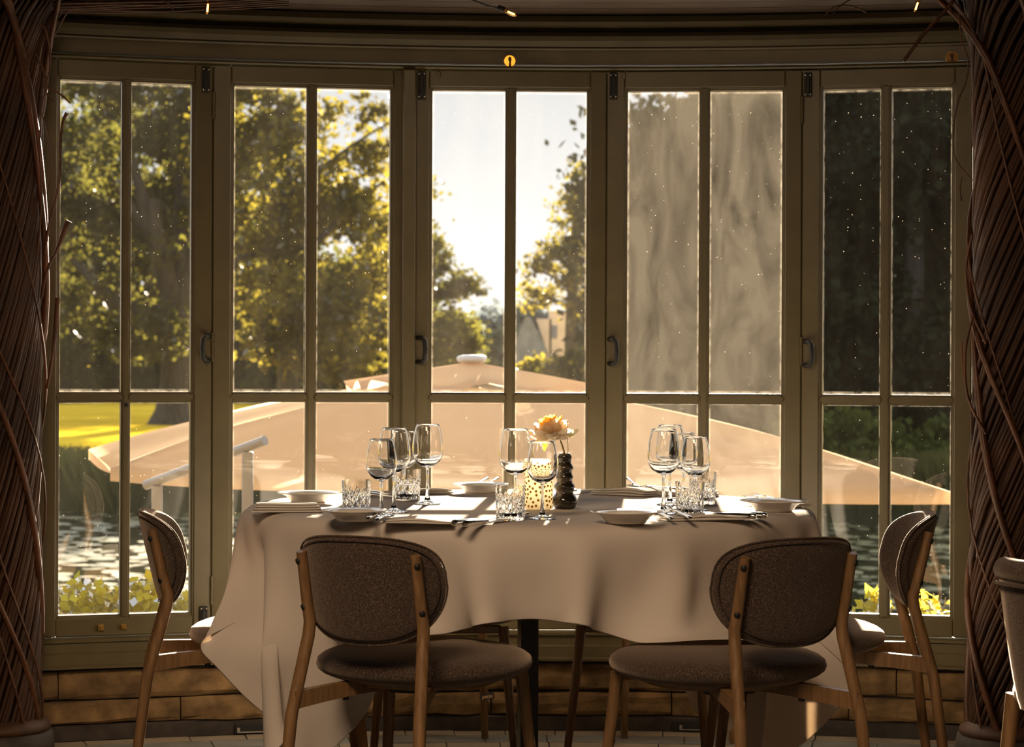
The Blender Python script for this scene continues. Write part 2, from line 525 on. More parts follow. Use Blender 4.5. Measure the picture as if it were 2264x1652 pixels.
def leaf_quads(C, size, aspect=1.5):
    """random leaf quads at centres C (n,3)"""
    n_ = len(C)
    a = rng.normal(size=(n_, 3)); a /= np.linalg.norm(a, axis=1)[:, None]
    b_ = rng.normal(size=(n_, 3)); b_ -= a * (a * b_).sum(1)[:, None]; b_ /= np.linalg.norm(b_, axis=1)[:, None]
    s_ = size * rng.uniform(0.6, 1.3, size=(n_, 1))
    a = a * s_ * aspect / 2; b_ = b_ * s_ / 2
    # kite shaped leaf
    return np.stack([C - a, C + b_ - a * 0.1, C + a, C - b_ - a * 0.1], axis=1)

def ellipsoid_pts(c, r_, n_, clumps, crad, shell=0.55):
    d = rng.normal(size=(clumps, 3)); d /= np.linalg.norm(d, axis=1)[:, None]
    rad = rng.uniform(shell, 1.0, size=(clumps, 1)) ** 0.7
    cc = np.array(c) + d * rad * np.array(r_)
    w = rng.uniform(0.4, 1.0, clumps); idx = rng.choice(clumps, n_, p=w / w.sum())
    off = rng.normal(size=(n_, 3)) * np.array([1, 1, 0.6]) * crad * 0.55 * rng.uniform(0.6, 1.3, clumps)[idx][:, None]
    return cc[idx] + off

# ------------------------------------------------------------------ the curved bay: window line
APEX = (0.135, 6.90); RAD = 4.5
ACX, ACY = APEX[0], APEX[1] - RAD
def arc_pt(px, off=0.0):
    """point on the bay arc (radius reduced by off towards the room) seen at pixel column px"""
    t = (px - CX) / F
    R_ = RAD - off
    # x = t*y ; (x-ACX)^2 + (y-ACY)^2 = R^2
    a = t * t + 1; b_ = -2 * (t * ACX + ACY); c_ = ACX ** 2 + ACY ** 2 - R_ * R_
    y = (-b_ + math.sqrt(b_ * b_ - 4 * a * c_)) / (2 * a)
    return Vector((t * y, y, 0))
def arc_ang(ang, off=0.0):
    R_ = RAD - off
    return Vector((ACX + R_ * math.sin(ang), ACY + R_ * math.cos(ang), 0))
def ang_of(px):
    p = arc_pt(px)
    return math.atan2(p.x - ACX, p.y - ACY)

Z_TOP, Z_RT, Z_RB, Z_BOT, Z_FB, Z_HEAD = 1.945, 1.0275, 0.997, 0.370, 0.305, 2.021

def sweep(name, prof, a0, a1, n_, m_, parent=None):
    """closed profile (off,z) swept along the bay arc"""
    mb = MB()
    P = []
    for i in range(n_ + 1):
        a = a0 + (a1 - a0) * i / n_
        P.append([(*arc_ang(a, o_)[:2], z) for o_, z in prof])
    mb.grid([list(r_) for r_ in P], smooth=False, closed=True)
    k_ = len(prof)
    mb.add(P[0], [tuple(range(k_))]); mb.add(P[-1], [tuple(reversed(range(k_)))])
    return mb.build(name, m_, parent)

A0, A1 = ang_of(-330), ang_of(2600)
# floor: bed plus the ring-laid tiles by the wall
floor = MB().box((0, 2.0, -0.06), (9.6, 10.6, 0.10)).build('floor', M['grout'])
tag(floor, kind='structure')
rings = [(0.0, 0.020, 'tile_cream', 0.150), (0.020, 0.115, 'tile_grey', 0.205), (0.115, 0.205, 'tile_cream', 0.16),
         (0.205, 0.30, 'tile_grey', 0.205), (0.30, 0.39, 'tile_cream', 0.16), (0.39, 0.485, 'tile_grey', 0.205)]
rings = [(0.0, 0.085, 'tile_cream', 0.16), (0.085, 0.215, 'tile_grey', 0.20), (0.215, 0.30, 'tile_cream', 0.155),
         (0.30, 0.43, 'tile_grey', 0.20), (0.43, 0.515, 'tile_cream', 0.155)]
for o0, o1, tm, ln in rings:
    R_ = RAD - 0.02 - o0
    a = A0 + random.uniform(0, 0.03)
    while a < A1:
        w_ = ln * random.uniform(0.93, 1.07) / R_
        g = 0.004
        q = []
        zt = random.uniform(-0.0015, 0.0012)
        for off in (o0 + 0.02 + g / 2, o1 + 0.02 - g / 2):
            for k_ in (0, 0.5, 1):
                p = arc_ang(a + g / R_ / 2 + (w_ - g / R_) * k_, off); q.append((p.x, p.y))
        top = [(x_, y_, 0.0 + zt) for x_, y_ in q]; bot = [(x_, y_, -0.012) for x_, y_ in q]
        MB().add(top + bot, [(0, 3, 4, 1), (1, 4, 5, 2), (3, 9, 10, 4), (4, 10, 11, 5), (0, 6, 9, 3), (2, 5, 11, 8), (0, 1, 7, 6), (1, 2, 8, 7)]).build('tile', M[tm], floor)
        a += w_

# stone wall under the windows
wallb = sweep('wall_back', [(-0.25, 0.0), (0.0, 0.0), (0.0, 0.212), (-0.25, 0.212)], A0, A1, 60, M['plinth'])
tag(wallb, kind='structure')
def stone_course(z0, z1, off, ln, gap):
    a = A0 + random.uniform(0, 0.02)
    while a < A1:
        w_ = ln * random.uniform(0.75, 1.3) / RAD
        mb = MB()
        P = []
        nu = 6
        for i in range(nu + 1):
            aa = a + gap / RAD + (w_ - 2 * gap / RAD) * i / nu
            row = []
            for (oo, zz) in ((-0.05, z0), (off - 0.006, z0 + 0.002), (off, z0 + 0.012), (off + 0.002, (z0 + z1) / 2), (off, z1 - 0.012), (off - 0.008, z1 - 0.002), (-0.05, z1)):
                j_ = random.uniform(-0.004, 0.004) if oo > 0 else 0
                edge = -0.006 if i in (0, nu) and oo > 0 else 0
                p = arc_ang(aa, oo + j_ + edge)
                row.append((p.x, p.y, zz + (random.uniform(-0.004, 0.004) if 0 < i < nu and oo > 0 else 0)))
            P.append(row)
        mb.grid(P, smooth=False)
        mb.add(P[0], [tuple(range(7))]); mb.add(P[-1], [tuple(reversed(range(7)))])
        mb.build('stone', M['stone'], wallb)
        a += w_
stone_course(0.122, 0.205, 0.022, 0.46, 0.002)
stone_course(0.048, 0.118, 0.026, 0.52, 0.002)
bb = sweep('baseboard_back', [(-0.05, 0.0), (0.018, 0.0), (0.018, 0.040), (0.012, 0.046), (-0.05, 0.046)], A0, A1, 60, M['plinth'])
tag(bb, kind='structure')

# sill mouldings
sill = sweep('trim_1', [(-0.12, 0.2145), (0.045, 0.2145), (0.045, 0.222), (0.038, 0.226), (0.038, 0.258), (0.032, 0.262), (0.032, 0.288), (0.040, 0.292), (0.040, 0.300), (0.030, 0.305), (-0.12, 0.305)], A0, A1, 70, M['paint'])
tag(sill, kind='structure')
# entablature above the windows
corn = sweep('trim_2', [(-0.10, 2.026), (0.020, 2.026), (0.020, 2.066), (0.030, 2.068), (0.033, 2.073), (0.030, 2.078), (0.034, 2.082),
                        (0.048, 2.094), (0.052, 2.108), (0.046, 2.120), (0.030, 2.126), (0.028, 2.134), (0.060, 2.139), (0.064, 2.150), (0.060, 2.168), (0.05, 2.174), (-0.10, 2.174)], A0, A1, 70, M['paint'])
tag(corn, kind='structure')
lip = sweep('trim_3', [(-0.10, 2.008), (0.030, 2.008), (0.034, 2.013), (0.030, 2.019), (0.010, 2.021), (-0.10, 2.021)], A0, A1, 70, M['paint'])
tag(lip, kind='structure')

# ceiling: a dark board soffit, planks across
ceil = MB().box((0, 2.2, 2.99), (9.6, 10.6, 0.1)).build('ceiling', M['ceiling'])
tag(ceil, kind='structure')
soff = sweep('trim_4', [(-0.3, 2.180), (0.62, 2.180), (0.62, 2.94), (-0.3, 2.94)], A0, A1, 60, M['ceiling'])
tag(soff, kind='structure')
for i in range(5):
    o0 = 0.07 + i * 0.11
    sweep('plank', [(o0, 2.172), (o0 + 0.104, 2.172), (o0 + 0.104, 2.182), (o0, 2.182)], A0, A1, 60, M['ceiling'], soff)
# the rest of the room
for nm, c_, s_ in (('wall_left', (-4.7, 2.0, 1.45), (0.2, 10.6, 3.0)), ('wall_right', (4.7, 2.0, 1.45), (0.2, 10.6, 3.0)), ('wall_front', (0, -3.3, 1.45), (9.6, 0.2, 3.0))):
    tag(MB().box(c_, s_).build(nm, M['wall']), kind='structure')
# solid wall either side of the bay
for nm, a0_, a1_ in (('wall_bay_left', A0, ang_of(85)), ('wall_bay_right', ang_of(2150), A1)):
    tag(sweep(nm, [(-0.10, 0.305), (0.02, 0.305), (0.02, 2.008), (-0.10, 2.008)], a0_, a1_, 16, M['paint']), kind='structure')
for nm, p0, sx in (('wall_wing_left', arc_ang(A0), -1), ('wall_wing_right', arc_ang(A1), 1)):
    xw = 4.7 * sx
    tag(MB().box(((p0.x + xw) / 2, p0.y + 0.02, 1.45), (abs(xw - p0.x) + 0.05, 0.2, 3.0)).build(nm, M['wall']), kind='structure')

# ------------------------------------------------------------------ windows
CASE = [[85, 130, 266, 287, 420, 467], [467, 515, 675, 698, 860, 905], [905, 954, 1115, 1139, 1295, 1339],
        [1339, 1386, 1544, 1568, 1727, 1772], [1772, 1819, 1946, 1970, 2103, 2150]]
TOPY = [1.947, 1.945, 1.945, 1.945, 1.945]
def build_window(i, cols):
    J0, J1 = arc_pt(cols[0]), arc_pt(cols[-1])
    dv = (J1 - J0); L = dv.length
    rz = math.atan2(dv.y, dv.x)
    root = empty('window_%d' % (i + 1), (J0.x, J0.y, 0), rz)
    tag(root, kind='structure')
    ux, uy = dv.x / L, dv.y / L
    def u_of(px):
        t = (px - CX) / F          # ray x = t*y ; (J0 + u*(ux,uy))
        return (t * J0.y - J0.x) / (ux - t * uy)
    u = [u_of(c_) for c_ in cols]
    u[0] = 0.0; u[-1] = L
    g = 0.0022
    TH = 0.05       # local -y faces the room
    def bar(name, u0, u1, z0, z1, th=TH, off=0.0, bev=0.003):
        return MB().box(((u0 + u1) / 2, off, (z0 + z1) / 2), (u1 - u0, th, z1 - z0), bev=bev).build(name, M['paint'], root)
    mo = 0.009
    if i < 4: bar('weather_strip', L - 0.014, L + 0.014, Z_FB + 0.003, Z_HEAD - 0.016, 0.010, 0.031, 0.002)
    bar('stile', u[0] + g, u[1] - mo, Z_FB + 0.003, Z_HEAD - 0.016)
    bar('stile', u[4] + mo, u[5] - g, Z_FB + 0.003, Z_HEAD - 0.016)
    bar('top_rail', u[1] - mo, u[4] + mo, Z_TOP + mo, Z_HEAD - 0.016, 0.046)
    bar('bottom_rail', u[1] - mo, u[4] + mo, Z_FB + 0.003, Z_BOT - mo, 0.046)
    bar('mullion', u[2] + 0.006, u[3] - 0.006, Z_BOT - mo, Z_TOP + mo, 0.042)
    bar('mid_rail', u[1] - mo, u[2] + 0.006, Z_RB + 0.007, Z_RT - 0.007, 0.040)
    bar('mid_rail', u[3] - 0.006, u[4] + mo, Z_RB + 0.007, Z_RT - 0.007, 0.040)
    # glazing beads and panes
    for (p0, p1) in ((u[1], u[2]), (u[3], u[4])):
        for (z0, z1) in ((Z_RT, Z_TOP), (Z_BOT, Z_RB)):
            mb = MB()
            w_ = 0.011
            for (th, e_) in ((0.030, 0.0), (0.040, 0.005)):
                mb.box((p0 - w_ / 2 - e_ / 2, 0, (z0 + z1) / 2), (w_ - e_, th, z1 - z0 + 2 * w_), bev=0.001)
                mb.box((p1 + w_ / 2 + e_ / 2, 0, (z0 + z1) / 2), (w_ - e_, th, z1 - z0 + 2 * w_), bev=0.001)
                mb.box(((p0 + p1) / 2, 0, z0 - w_ / 2 - e_ / 2), (p1 - p0, th, w_ - e_), bev=0.001)
                mb.box(((p0 + p1) / 2, 0, z1 + w_ / 2 + e_ / 2), (p1 - p0, th, w_ - e_), bev=0.001)
            mb.build('glazing_bead', M['paint'], root)
            MB().box(((p0 + p1) / 2, 0.004, (z0 + z1) / 2), (p1 - p0 + 0.008, 0.004, z1 - z0 + 0.008)).build('pane', PANE[i], root)
    def zy(py, px):
        t = (px - CX) / F; d = arc_pt(px).y
        x_, y_ = unroll(px, py)
        return CAMZ - y_ / F * d
    def plate(name, px, y0, y1, wpx, m_, screws=True, off=-0.030, tongue=True):
        uc = u_of(px); w_ = wpx * 0.00136
        z0, z1 = zy(y1, px), zy(y0, px)
        p = MB().box((uc, off, (z0 + z1) / 2), (w_, 0.008, z1 - z0), bev=0.002)
        if tongue: p.box((uc, off - 0.004, (z0 + z1) / 2), (w_ * 0.5, 0.010, (z1 - z0) * 0.72), bev=0.002)
        p = p.build(name, m_, root)
        if screws:
            for sx in (-1, 1):
                for zz in (z0 + 0.008, z1 - 0.008):
                    MB().lathe([(0.0, -0.001), (0.0035, 0.0), (0.0025, 0.0015), (0.0, 0.002)], 8, mtx=Matrix.Translation((uc + sx * w_ * 0.33, off - 0.006, zz)) @ Matrix.Rotation(PI / 2, 4, 'X')).build('screw', M['screw'], p)
    def handle(px, y0, y1, side):
        uc = u_of(px); z0, z1 = zy(y1, px), zy(y0, px)
        r_ = 0.0075
        o_ = -0.024; w_ = 0.026 * side
        pts = [(uc - w_ * 0.5, o_, z1 - r_), (uc + w_ * 0.1, o_ - 0.026, z1 - r_), (uc + w_ * 0.4, o_ - 0.034, z1 - 0.016), (uc + w_ * 0.5, o_ - 0.036, (z0 + z1) / 2),
               (uc + w_ * 0.4, o_ - 0.034, z0 + 0.016), (uc + w_ * 0.1, o_ - 0.026, z0 + r_), (uc - w_ * 0.5, o_, z0 + r_)]
        MB().tube(pts, r_, 8).build('handle', M['black'], root)
    def hinge(px, y0, y1):
        uc = u_of(px); z0, z1 = zy(y1, px), zy(y0, px)
        mb = MB()
        for k_ in range(3):
            a_ = z0 + (z1 - z0) * k_ / 3; b_ = z0 + (z1 - z0) * (k_ + 1) / 3 - 0.001
            mb.tube([(uc, -0.028, a_), (uc, -0.028, b_)], 0.0055, 8)
        mb.build('hinge', M['paint'], root)
    if i == 0:
        plate('bolt_plate', 449, 150, 207, 17, M['black']); plate('bolt_plate', 449, 1338, 1398, 17, M['black'])
        handle(450, 738, 803, -1)
        plate('brass_latch', 223, 1378, 1392, 14, M['brass'], False); plate('brass_catch', 273, 1377, 1389, 14, M['brass'], False)
        hinge(467, 205, 265); hinge(467, 735, 800); hinge(467, 1272, 1335)
        MB().lathe([(0, 0.004), (0.006, 0.003), (0.006, 0)], 10, mtx=Matrix.Translation((u_of(277), -0.028, zy(895, 277))) @ Matrix.Rotation(PI / 2, 4, 'X')).build('screw_cap', M['black'], root)
    if i == 1:
        plate('small_plate', 878, 158, 172, 9, M['paint'], False, -0.026, False)
    if i == 2:
        bar('astragal', u_of(889), u_of(918), Z_FB + 0.01, zy(157, 905), 0.03, -0.034, 0.004)
        plate('bolt_plate', 930, 160, 222, 18, M['black'], off=-0.032)
        handle(932, 742, 806, 1)
        plate('small_plate', 967, 160, 173, 9, M['paint'], False, -0.026, False)
    if i == 3:
        plate('bolt_plate', 1355, 163, 222, 17, M['black']); handle(1357, 745, 810, 1)
        plate('small_plate', 1377, 162, 177, 9, M['paint'], False, -0.026, False)
    if i == 4:
        plate('bolt_plate', 1786, 163, 217, 17, M['black']); handle(1790, 750, 814, 1)
        hinge(1773, 215, 275); hinge(1773, 745, 808)
        plate('bolt_plate', 1938, 1380, 1396, 10, M['black'], False)
    return root
for i, c_ in enumerate(CASE):
    build_window(i, c_)
# floor vents in the plinth
for px, w_, lab in ((571, 96, 'dark metal air vent at the foot of the wall, left of the table'), (1605, 232, 'long dark metal air vent at the foot of the wall, right of the table')):
    p = arc_pt(px, 0.024); nrm = (Vector((ACX, ACY, 0)) - p).normalized()
    r_ = empty('wall_vent', (p.x, p.y, 0.004), math.atan2(nrm.y, nrm.x) + PI / 2)
    tag(r_, lab, 'vent')
    wm = w_ * 0.00138
    MB().box((0, 0, 0.013), (wm, 0.008, 0.030), bev=0.002).build('frame', M['black'], r_)
    MB().box((0, -0.004, 0.012), (wm * 0.82, 0.004, 0.014), bev=0.001).build('grille', M['steel_dark'], r_)
    MB().box((0, -0.007, 0.0045), (wm * 0.84, 0.004, 0.003)).build('bright_edge', M['rail'], r_)
    for sx in (-1, 1): MB().box((sx * wm * 0.41, -0.007, 0.011), (0.008, 0.004, 0.014)).build('bracket', M['rail'], r_)

# ------------------------------------------------------------------ table and cloth
TC = Vector((0.045, 5.89, 0)); TR = 0.735
table = tag(empty('dining_table', TC), 'round pedestal dining table on a square black post, hidden under a white cloth', 'table')
MB().lathe([(0, 0.722), (TR - 0.03, 0.720), (TR - 0.012, 0.726), (TR - 0.012, 0.738), (TR - 0.020, 0.746), (0, 0.746)], 72).build('tabletop', M['wood'], table)
post = MB().box((0.0, 0, 0.37), (0.047, 0.047, 0.70), bev=0.003, mtx=Matrix.Rotation(0.22, 4, 'Z')).build('post', M['steel_dark'], table)
MB().box((0, 0, 0.712), (0.5, 0.06, 0.02), bev=0.003).box((0, 0, 0.712), (0.06, 0.5, 0.02), bev=0.003).build('top_bracket', M['steel_dark'], table)
MB().box((0, 0, 0.012), (0.62, 0.07, 0.024), bev=0.006).box((0, 0, 0.012), (0.07, 0.62, 0.024), bev=0.006).build('base', M['steel_dark'], table)

# chair placements (seat centre, facing angle from +Y clockwise)
CH = [(-0.196, 5.154, 24), (0.471, 5.153, -27), (-0.568, 5.68, 82), (0.70, 5.68, -88), (-0.20, 6.345, 174), (0.395, 6.345, 196)]

def drape():
    """cloth settled over the round top by position based dynamics"""
    x0, x1, y0, y1 = TC.x - 1.075, TC.x + 1.08, TC.y - 0.955, TC.y + 0.955
    nx, ny = 100, 88
    hx, hy = (x1 - x0) / (nx - 1), (y1 - y0) / (ny - 1)
    X, Y = np.meshgrid(np.linspace(x0, x1, nx), np.linspace(y0, y1, ny), indexing='ij')
    P = np.stack([X, Y, np.full_like(X, 0.7515)], axis=2)
    P[..., 2] += rng.normal(size=X.shape) * 0.00003
    # start the overhang already folded down a little
    V = np.zeros_like(P)
    zt, rt = TZ - 0.001, TR + 0.003
    seats = [(c[0], c[1]) for c in CH]
    rx, ry = X - TC.x, Y - TC.y
    rho = np.sqrt(rx * rx + ry * ry) + 1e-9
    over = rho > rt
    AX, AY = TC.x + rx / rho * rt, TC.y + ry / rho * rt
    LMAX = np.maximum(rho - rt, 1e-3) * 1.004
    def con(a, b_, rest, k_):
        d = b_ - a
        ln = np.sqrt((d * d).sum(-1, keepdims=True)) + 1e-9
        corr = d * ((ln - rest) / ln * 0.5 * k_)
        a += corr; b_ -= corr
    diag = math.hypot(hx, hy)
    dt = 1 / 50
    for step in range(230):
        V[..., 2] -= 9.8 * dt
        V *= 0.965
        Q = P + V * dt
        for it in range(7):
            for s_ in (0, 1):
                n_ = (nx - s_) // 2
                con(Q[s_:s_ + 2 * n_:2], Q[s_ + 1:s_ + 2 * n_:2], hx, 1.0)
                n_ = (ny - s_) // 2
                con(Q[:, s_:s_ + 2 * n_:2], Q[:, s_ + 1:s_ + 2 * n_:2], hy, 1.0)
            if it % 2 == 0:
                for s_ in (0, 1):
                    n_ = (nx - s_) // 2
                    con(Q[s_:s_ + 2 * n_:2, :-1], Q[s_ + 1:s_ + 2 * n_:2, 1:], diag, 0.35)
                    con(Q[s_:s_ + 2 * n_:2, 1:], Q[s_ + 1:s_ + 2 * n_:2, :-1], diag, 0.35)
                for s_ in (0, 1, 2, 3):
                    n_ = (nx - s_) // 4
                    if n_ > 0:
                        con(Q[s_:s_ + 4 * n_:4][:n_], Q[s_ + 3:s_ + 4 * n_:4][:n_], 3 * hx, 0.22)
                    n_ = (ny - s_) // 4
                    if n_ > 0:
                        con(Q[:, s_:s_ + 4 * n_:4][:, :n_], Q[:, s_ + 3:s_ + 4 * n_:4][:, :n_], 3 * hy, 0.22)
            if it == 3:
                for s_ in range(8):
                    n_ = (nx - s_ - 1) // 14
                    con(Q[s_::14][:n_], Q[s_ + 7::14][:n_], 7 * hx, 0.12)
                    n_ = (ny - s_ - 1) // 14
                    con(Q[:, s_::14][:, :n_], Q[:, s_ + 7::14][:, :n_], 7 * hy, 0.12)
            # threads never stretch past their length from the table rim
            gx, gy, gz = Q[..., 0] - AX, Q[..., 1] - AY, Q[..., 2] - zt
            ln = np.sqrt(gx * gx + gy * gy + gz * gz) + 1e-9
            f_ = np.where(over & (ln > LMAX), LMAX / ln, 1.0)
            Q[..., 0] = AX + gx * f_; Q[..., 1] = AY + gy * f_; Q[..., 2] = zt + gz * f_
            Q[~over] = P[~over]
            dx, dy = Q[..., 0] - TC.x, Q[..., 1] - TC.y
            r_ = np.sqrt(dx * dx + dy * dy) + 1e-9
            ins = (r_ < rt) & (Q[..., 2] < zt) & (Q[..., 2] > zt - 0.05)
            up = ins & ((zt - Q[..., 2]) < (rt - r_) + 0.004)
            out = ins & ~up
            Q[..., 2] = np.where(up, zt, Q[..., 2])
            f_ = np.where(out, rt / r_, 1.0)
            Q[..., 0] = TC.x + dx * f_; Q[..., 1] = TC.y + dy * f_
            for k2, (sx, sy) in enumerate(seats):
                if k2 in (2, 3):          # at the ends the near part of the cloth hangs in front of the seat
                    ex, ez = (Q[..., 0] - sx) / 0.300, (Q[..., 2] - 0.420) / 0.14
                    h_ = 1 - ex * ex - ez * ez
                    yb = sy - 0.300 * np.sqrt(np.maximum(h_, 0))
                    Q[..., 1] = np.where((Y < sy - 0.03) & (h_ > 0) & (Q[..., 1] > yb) & (Q[..., 2] < zt - 0.02), yb, Q[..., 1])
                q0 = 1.14 if k2 in (2, 3) else 1.0
                ex, ey, ez = (Q[..., 0] - sx) / (0.252 * q0), (Q[..., 1] - sy) / (0.248 * q0), (Q[..., 2] - 0.438) / (0.060 * q0)
                q_ = np.sqrt(ex * ex + ey * ey + ez * ez) + 1e-9
                g_ = np.where(q_ < 1.0, (1.0 / q_ - 1.0), 0.0)
                if k2 in (2, 3): g_ = np.where(Y < sy - 0.03, 0.0, g_)
                Q[..., 2] += (Q[..., 2] - 0.436) * g_
                Q[..., 0] += (Q[..., 0] - sx) * g_ * 0.0; Q[..., 1] += (Q[..., 1] - sy) * g_ * 0.0
            np.maximum(Q[..., 2], 0.004, out=Q[..., 2])
        V = (Q - P) / dt
        top = (np.sqrt((Q[..., 0] - TC.x) ** 2 + (Q[..., 1] - TC.y) ** 2) < rt - 0.02) & (Q[..., 2] > zt - 0.02)
        V[top] *= 0.2
        P = Q
    # gentle smoothing of the hanging part
    for _ in range(5):
        A = P.copy()
        A[1:-1, 1:-1] = 0.5 * P[1:-1, 1:-1] + 0.125 * (P[2:, 1:-1] + P[:-2, 1:-1] + P[1:-1, 2:] + P[1:-1, :-2])
        P = A
    return P
P = drape()
mb = MB()
mb.grid([[tuple(v) for v in row] for row in P])
cloth = mb.build('tablecloth', M['cloth'])
so = cloth.modifiers.new('thickness', 'SOLIDIFY'); so.thickness = 0.0012; so.offset = 0
sb = cloth.modifiers.new('smooth', 'SUBSURF'); sb.levels = 1; sb.render_levels = 1
tag(cloth, 'white linen tablecloth hanging in long points over the round table', 'tablecloth')

# ------------------------------------------------------------------ dining chairs
def spow(v, p): return math.copysign(abs(v) ** p, v)
BR = 0.24
def back_pt(s_, z, t):
    """point on the curved, tilted backrest: arc position s_, height z, t metres in front of the rear face"""
    a = s_ / BR
    R_ = BR - t
    return Vector((R_ * math.sin(a), -0.335 + BR - R_ * math.cos(a) - (z - 0.60) * 0.24, z))
def back_outline(th, k_=1.0):
    c_, s_ = math.cos(th), math.sin(th)
    a = 0.212 * spow(c_, 0.80)
    z = 0.640 + (0.112 * spow(s_, 0.55) if s_ > 0 else 0.128 * spow(s_, 0.95))
    if s_ < 0: a *= 1 - 0.10 * (-s_)
    return a * k_, 0.640 + (z - 0.640) * k_
def make_chair(name, label, scale=1.0, tagged=False):
    t = tag(empty(name, (0, 0, 0)), label, 'chair', 'dining chairs round the laid table')
    # seat pad
    P_ = []
    for i in range(15):
        ph = -PI / 2 + PI * i / 14
        row = []
        for j in range(44):
            a = 2 * PI * j / 44
            r_ = max(math.cos(ph), 0.0) ** 0.62
            z = 0.440 + 0.042 * math.sin(ph) + (0.004 * r_ if ph > 0 else 0)
            row.append((0.243 * r_ * spow(math.cos(a), 0.92), 0.238 * r_ * spow(math.sin(a), 0.92), z))
        P_.append(row)
    MB().grid(P_, closed=True).build('seat', M['wool'], t)
    # backrest: cushion between rear face and front face
    mb = MB(); NT = 56
    rows = []
    rr = [0.0, 0.25, 0.5, 0.7, 0.84, 0.93, 0.98, 1.0]
    for k_ in rr:                                   # front face
        th_ = 0.036 - 0.018 * (k_ ** 8) if k_ < 1 else 0.018
        th_ = 0.018 + 0.016 * math.sqrt(max(0, 1 - k_ ** 6))
        rows.append([back_pt(*back_outline(2 * PI * j / NT, max(k_, 0.001)), th_) for j in range(NT)])
    for k_ in reversed(rr[:-1]):                    # rear face
        th_ = 0.018 - 0.016 * math.sqrt(max(0, 1 - k_ ** 10))
        rows.append([back_pt(*back_outline(2 * PI * j / NT, max(k_, 0.001)), th_) for j in range(NT)])
    back = mb.grid(rows, closed=True).build('backrest', M['wool'], t)
    ring = [back_pt(*back_outline(2 * PI * j / NT, 0.90), 0.0025) for j in range(NT + 1)]
    MB().tube(ring, 0.0013, 5, caps=False).build('seam', M['piping'], back)
    ring = [back_pt(*back_outline(2 * PI * j / NT, 0.995), 0.010) for j in range(NT + 1)]
    MB().tube(ring, 0.0025, 5, caps=False).build('piping', M['wool'], back)
    # rear legs running up the back
    for sx in (-1, 1):
        s_ = 0.142 * sx
        def rear(z, o_=-0.008):
            q = back_pt(s_, z, o_); return q
        top = rear(0.712); mid = rear(0.60); knee = rear(0.545)
        kx = knee.x
        pts = [(0.170 * sx, -0.385, 0.0), (0.163 * sx, -0.362, 0.16), (0.155 * sx, -0.337, 0.36), (kx * 1.01, knee.y - 0.004, 0.525), (kx, knee.y, 0.555), tuple(mid), tuple(top)]
        leg = MB().tube(pts, [0.011, 0.0125, 0.014, 0.0142, 0.014, 0.013, 0.0115], 10).build('rear_leg', M['wood'], t)
        for z in (0.588, 0.690):
            q = rear(z, -0.020); nrm = Vector((0, -1, -0.24)).normalized()
            a = s_ / BR
            nv = Vector((math.sin(a), -math.cos(a), -0.24)).normalized()
            MB().lathe([(0, 0.003), (0.0065, 0.002), (0.007, 0.0), (0.007, -0.004)], 12, mtx=Matrix.Translation(q) @ nv.to_track_quat('Z', 'Y').to_matrix().to_4x4()).build('bolt', M['black'], leg)
        MB().tube([(0.170 * sx, -0.386, 0.0), (0.1697 * sx, -0.385, 0.006)], 0.0115, 10).build('foot_cap', M['black'], leg)
        # front leg
        pts = [(0.205 * sx, 0.205, 0.0), (0.185 * sx, 0.18, 0.22), (0.170 * sx, 0.160, 0.41)]
        fl = MB().tube(pts, [0.0105, 0.013, 0.0155], 12).build('front_leg', M['wood'], t)
        MB().tube([(0.2051 * sx, 0.2051, 0.0), (0.2046 * sx, 0.2045, 0.006)], 0.0112, 10).build('foot_cap', M['black'], fl)
        # side rail
        mbx = MB(); rows_ = []
        for k_ in (0.0, 0.25, 0.5, 0.75, 1.0):
            c_ = Vector(((0.154 - 0.112 * k_) * sx, -0.336 + 0.300 * k_, 0.388 + 0.012 * k_ + 0.004 * math.sin(PI * k_)))
            dn = Vector((-0.112 * sx, 0.300, 0)).normalized(); sd_ = Vector((dn.y, -dn.x, 0)) * 0.010
            hh = 0.019 - 0.006 * k_; up_ = Vector((0, 0, hh))
            rows_.append([c_ - sd_ - up_, c_ + sd_ - up_, c_ + sd_ + up_, c_ - sd_ + up_])
        mbx.grid(rows_, smooth=False, closed=True)
        mbx.add(rows_[0], [(0, 1, 2, 3)]); mbx.add(rows_[-1], [(3, 2, 1, 0)])
        rail = mbx.build('side_rail', M['wood'], t)
        MB().lathe([(0, -0.006), (0.007, -0.005), (0.0075, 0), (0.0075, 0.006)], 10, c=(0.100 * sx, -0.192, 0.378)).build('bolt', M['black'], rail)
    MB().box((0, 0.155, 0.402), (0.33, 0.018, 0.022), bev=0.003).build('front_rail', M['wood'], t)
    MB().lathe([(0, 0.398), (0.165, 0.398), (0.170, 0.402), (0.170, 0.412), (0, 0.414)], 32).build('seat_board', M['wood'], t)
    MB().box((0, -0.05, 0.388), (0.11, 0.05, 0.022), bev=0.003).build('under_bracket', M['black'], t)
    return t
labels = ['brown wool dining chair at front left of the table, its back to the viewer',
          'brown wool dining chair at front right of the table, its back to the viewer',
          'brown wool dining chair at the left end of the table, by the first window',
          'brown wool dining chair at the right end of the table, by the last window',
          'oak dining chair behind the table on the window side, left of the black post',
          'oak dining chair behind the table on the window side, right of the black post']
proto = make_chair('dining_chair', labels[0])
for i, (x_, y_, a_) in enumerate(CH):
    c_ = proto if i == 0 else copy_tree(proto)
    c_.location = (x_, y_, 0); c_.rotation_euler = (0, 0, -math.radians(a_))
    c_['label'] = labels[i]
    if i > 3: c_.scale = (0.965, 0.965, 0.965)
bpy.context.view_layer.update()
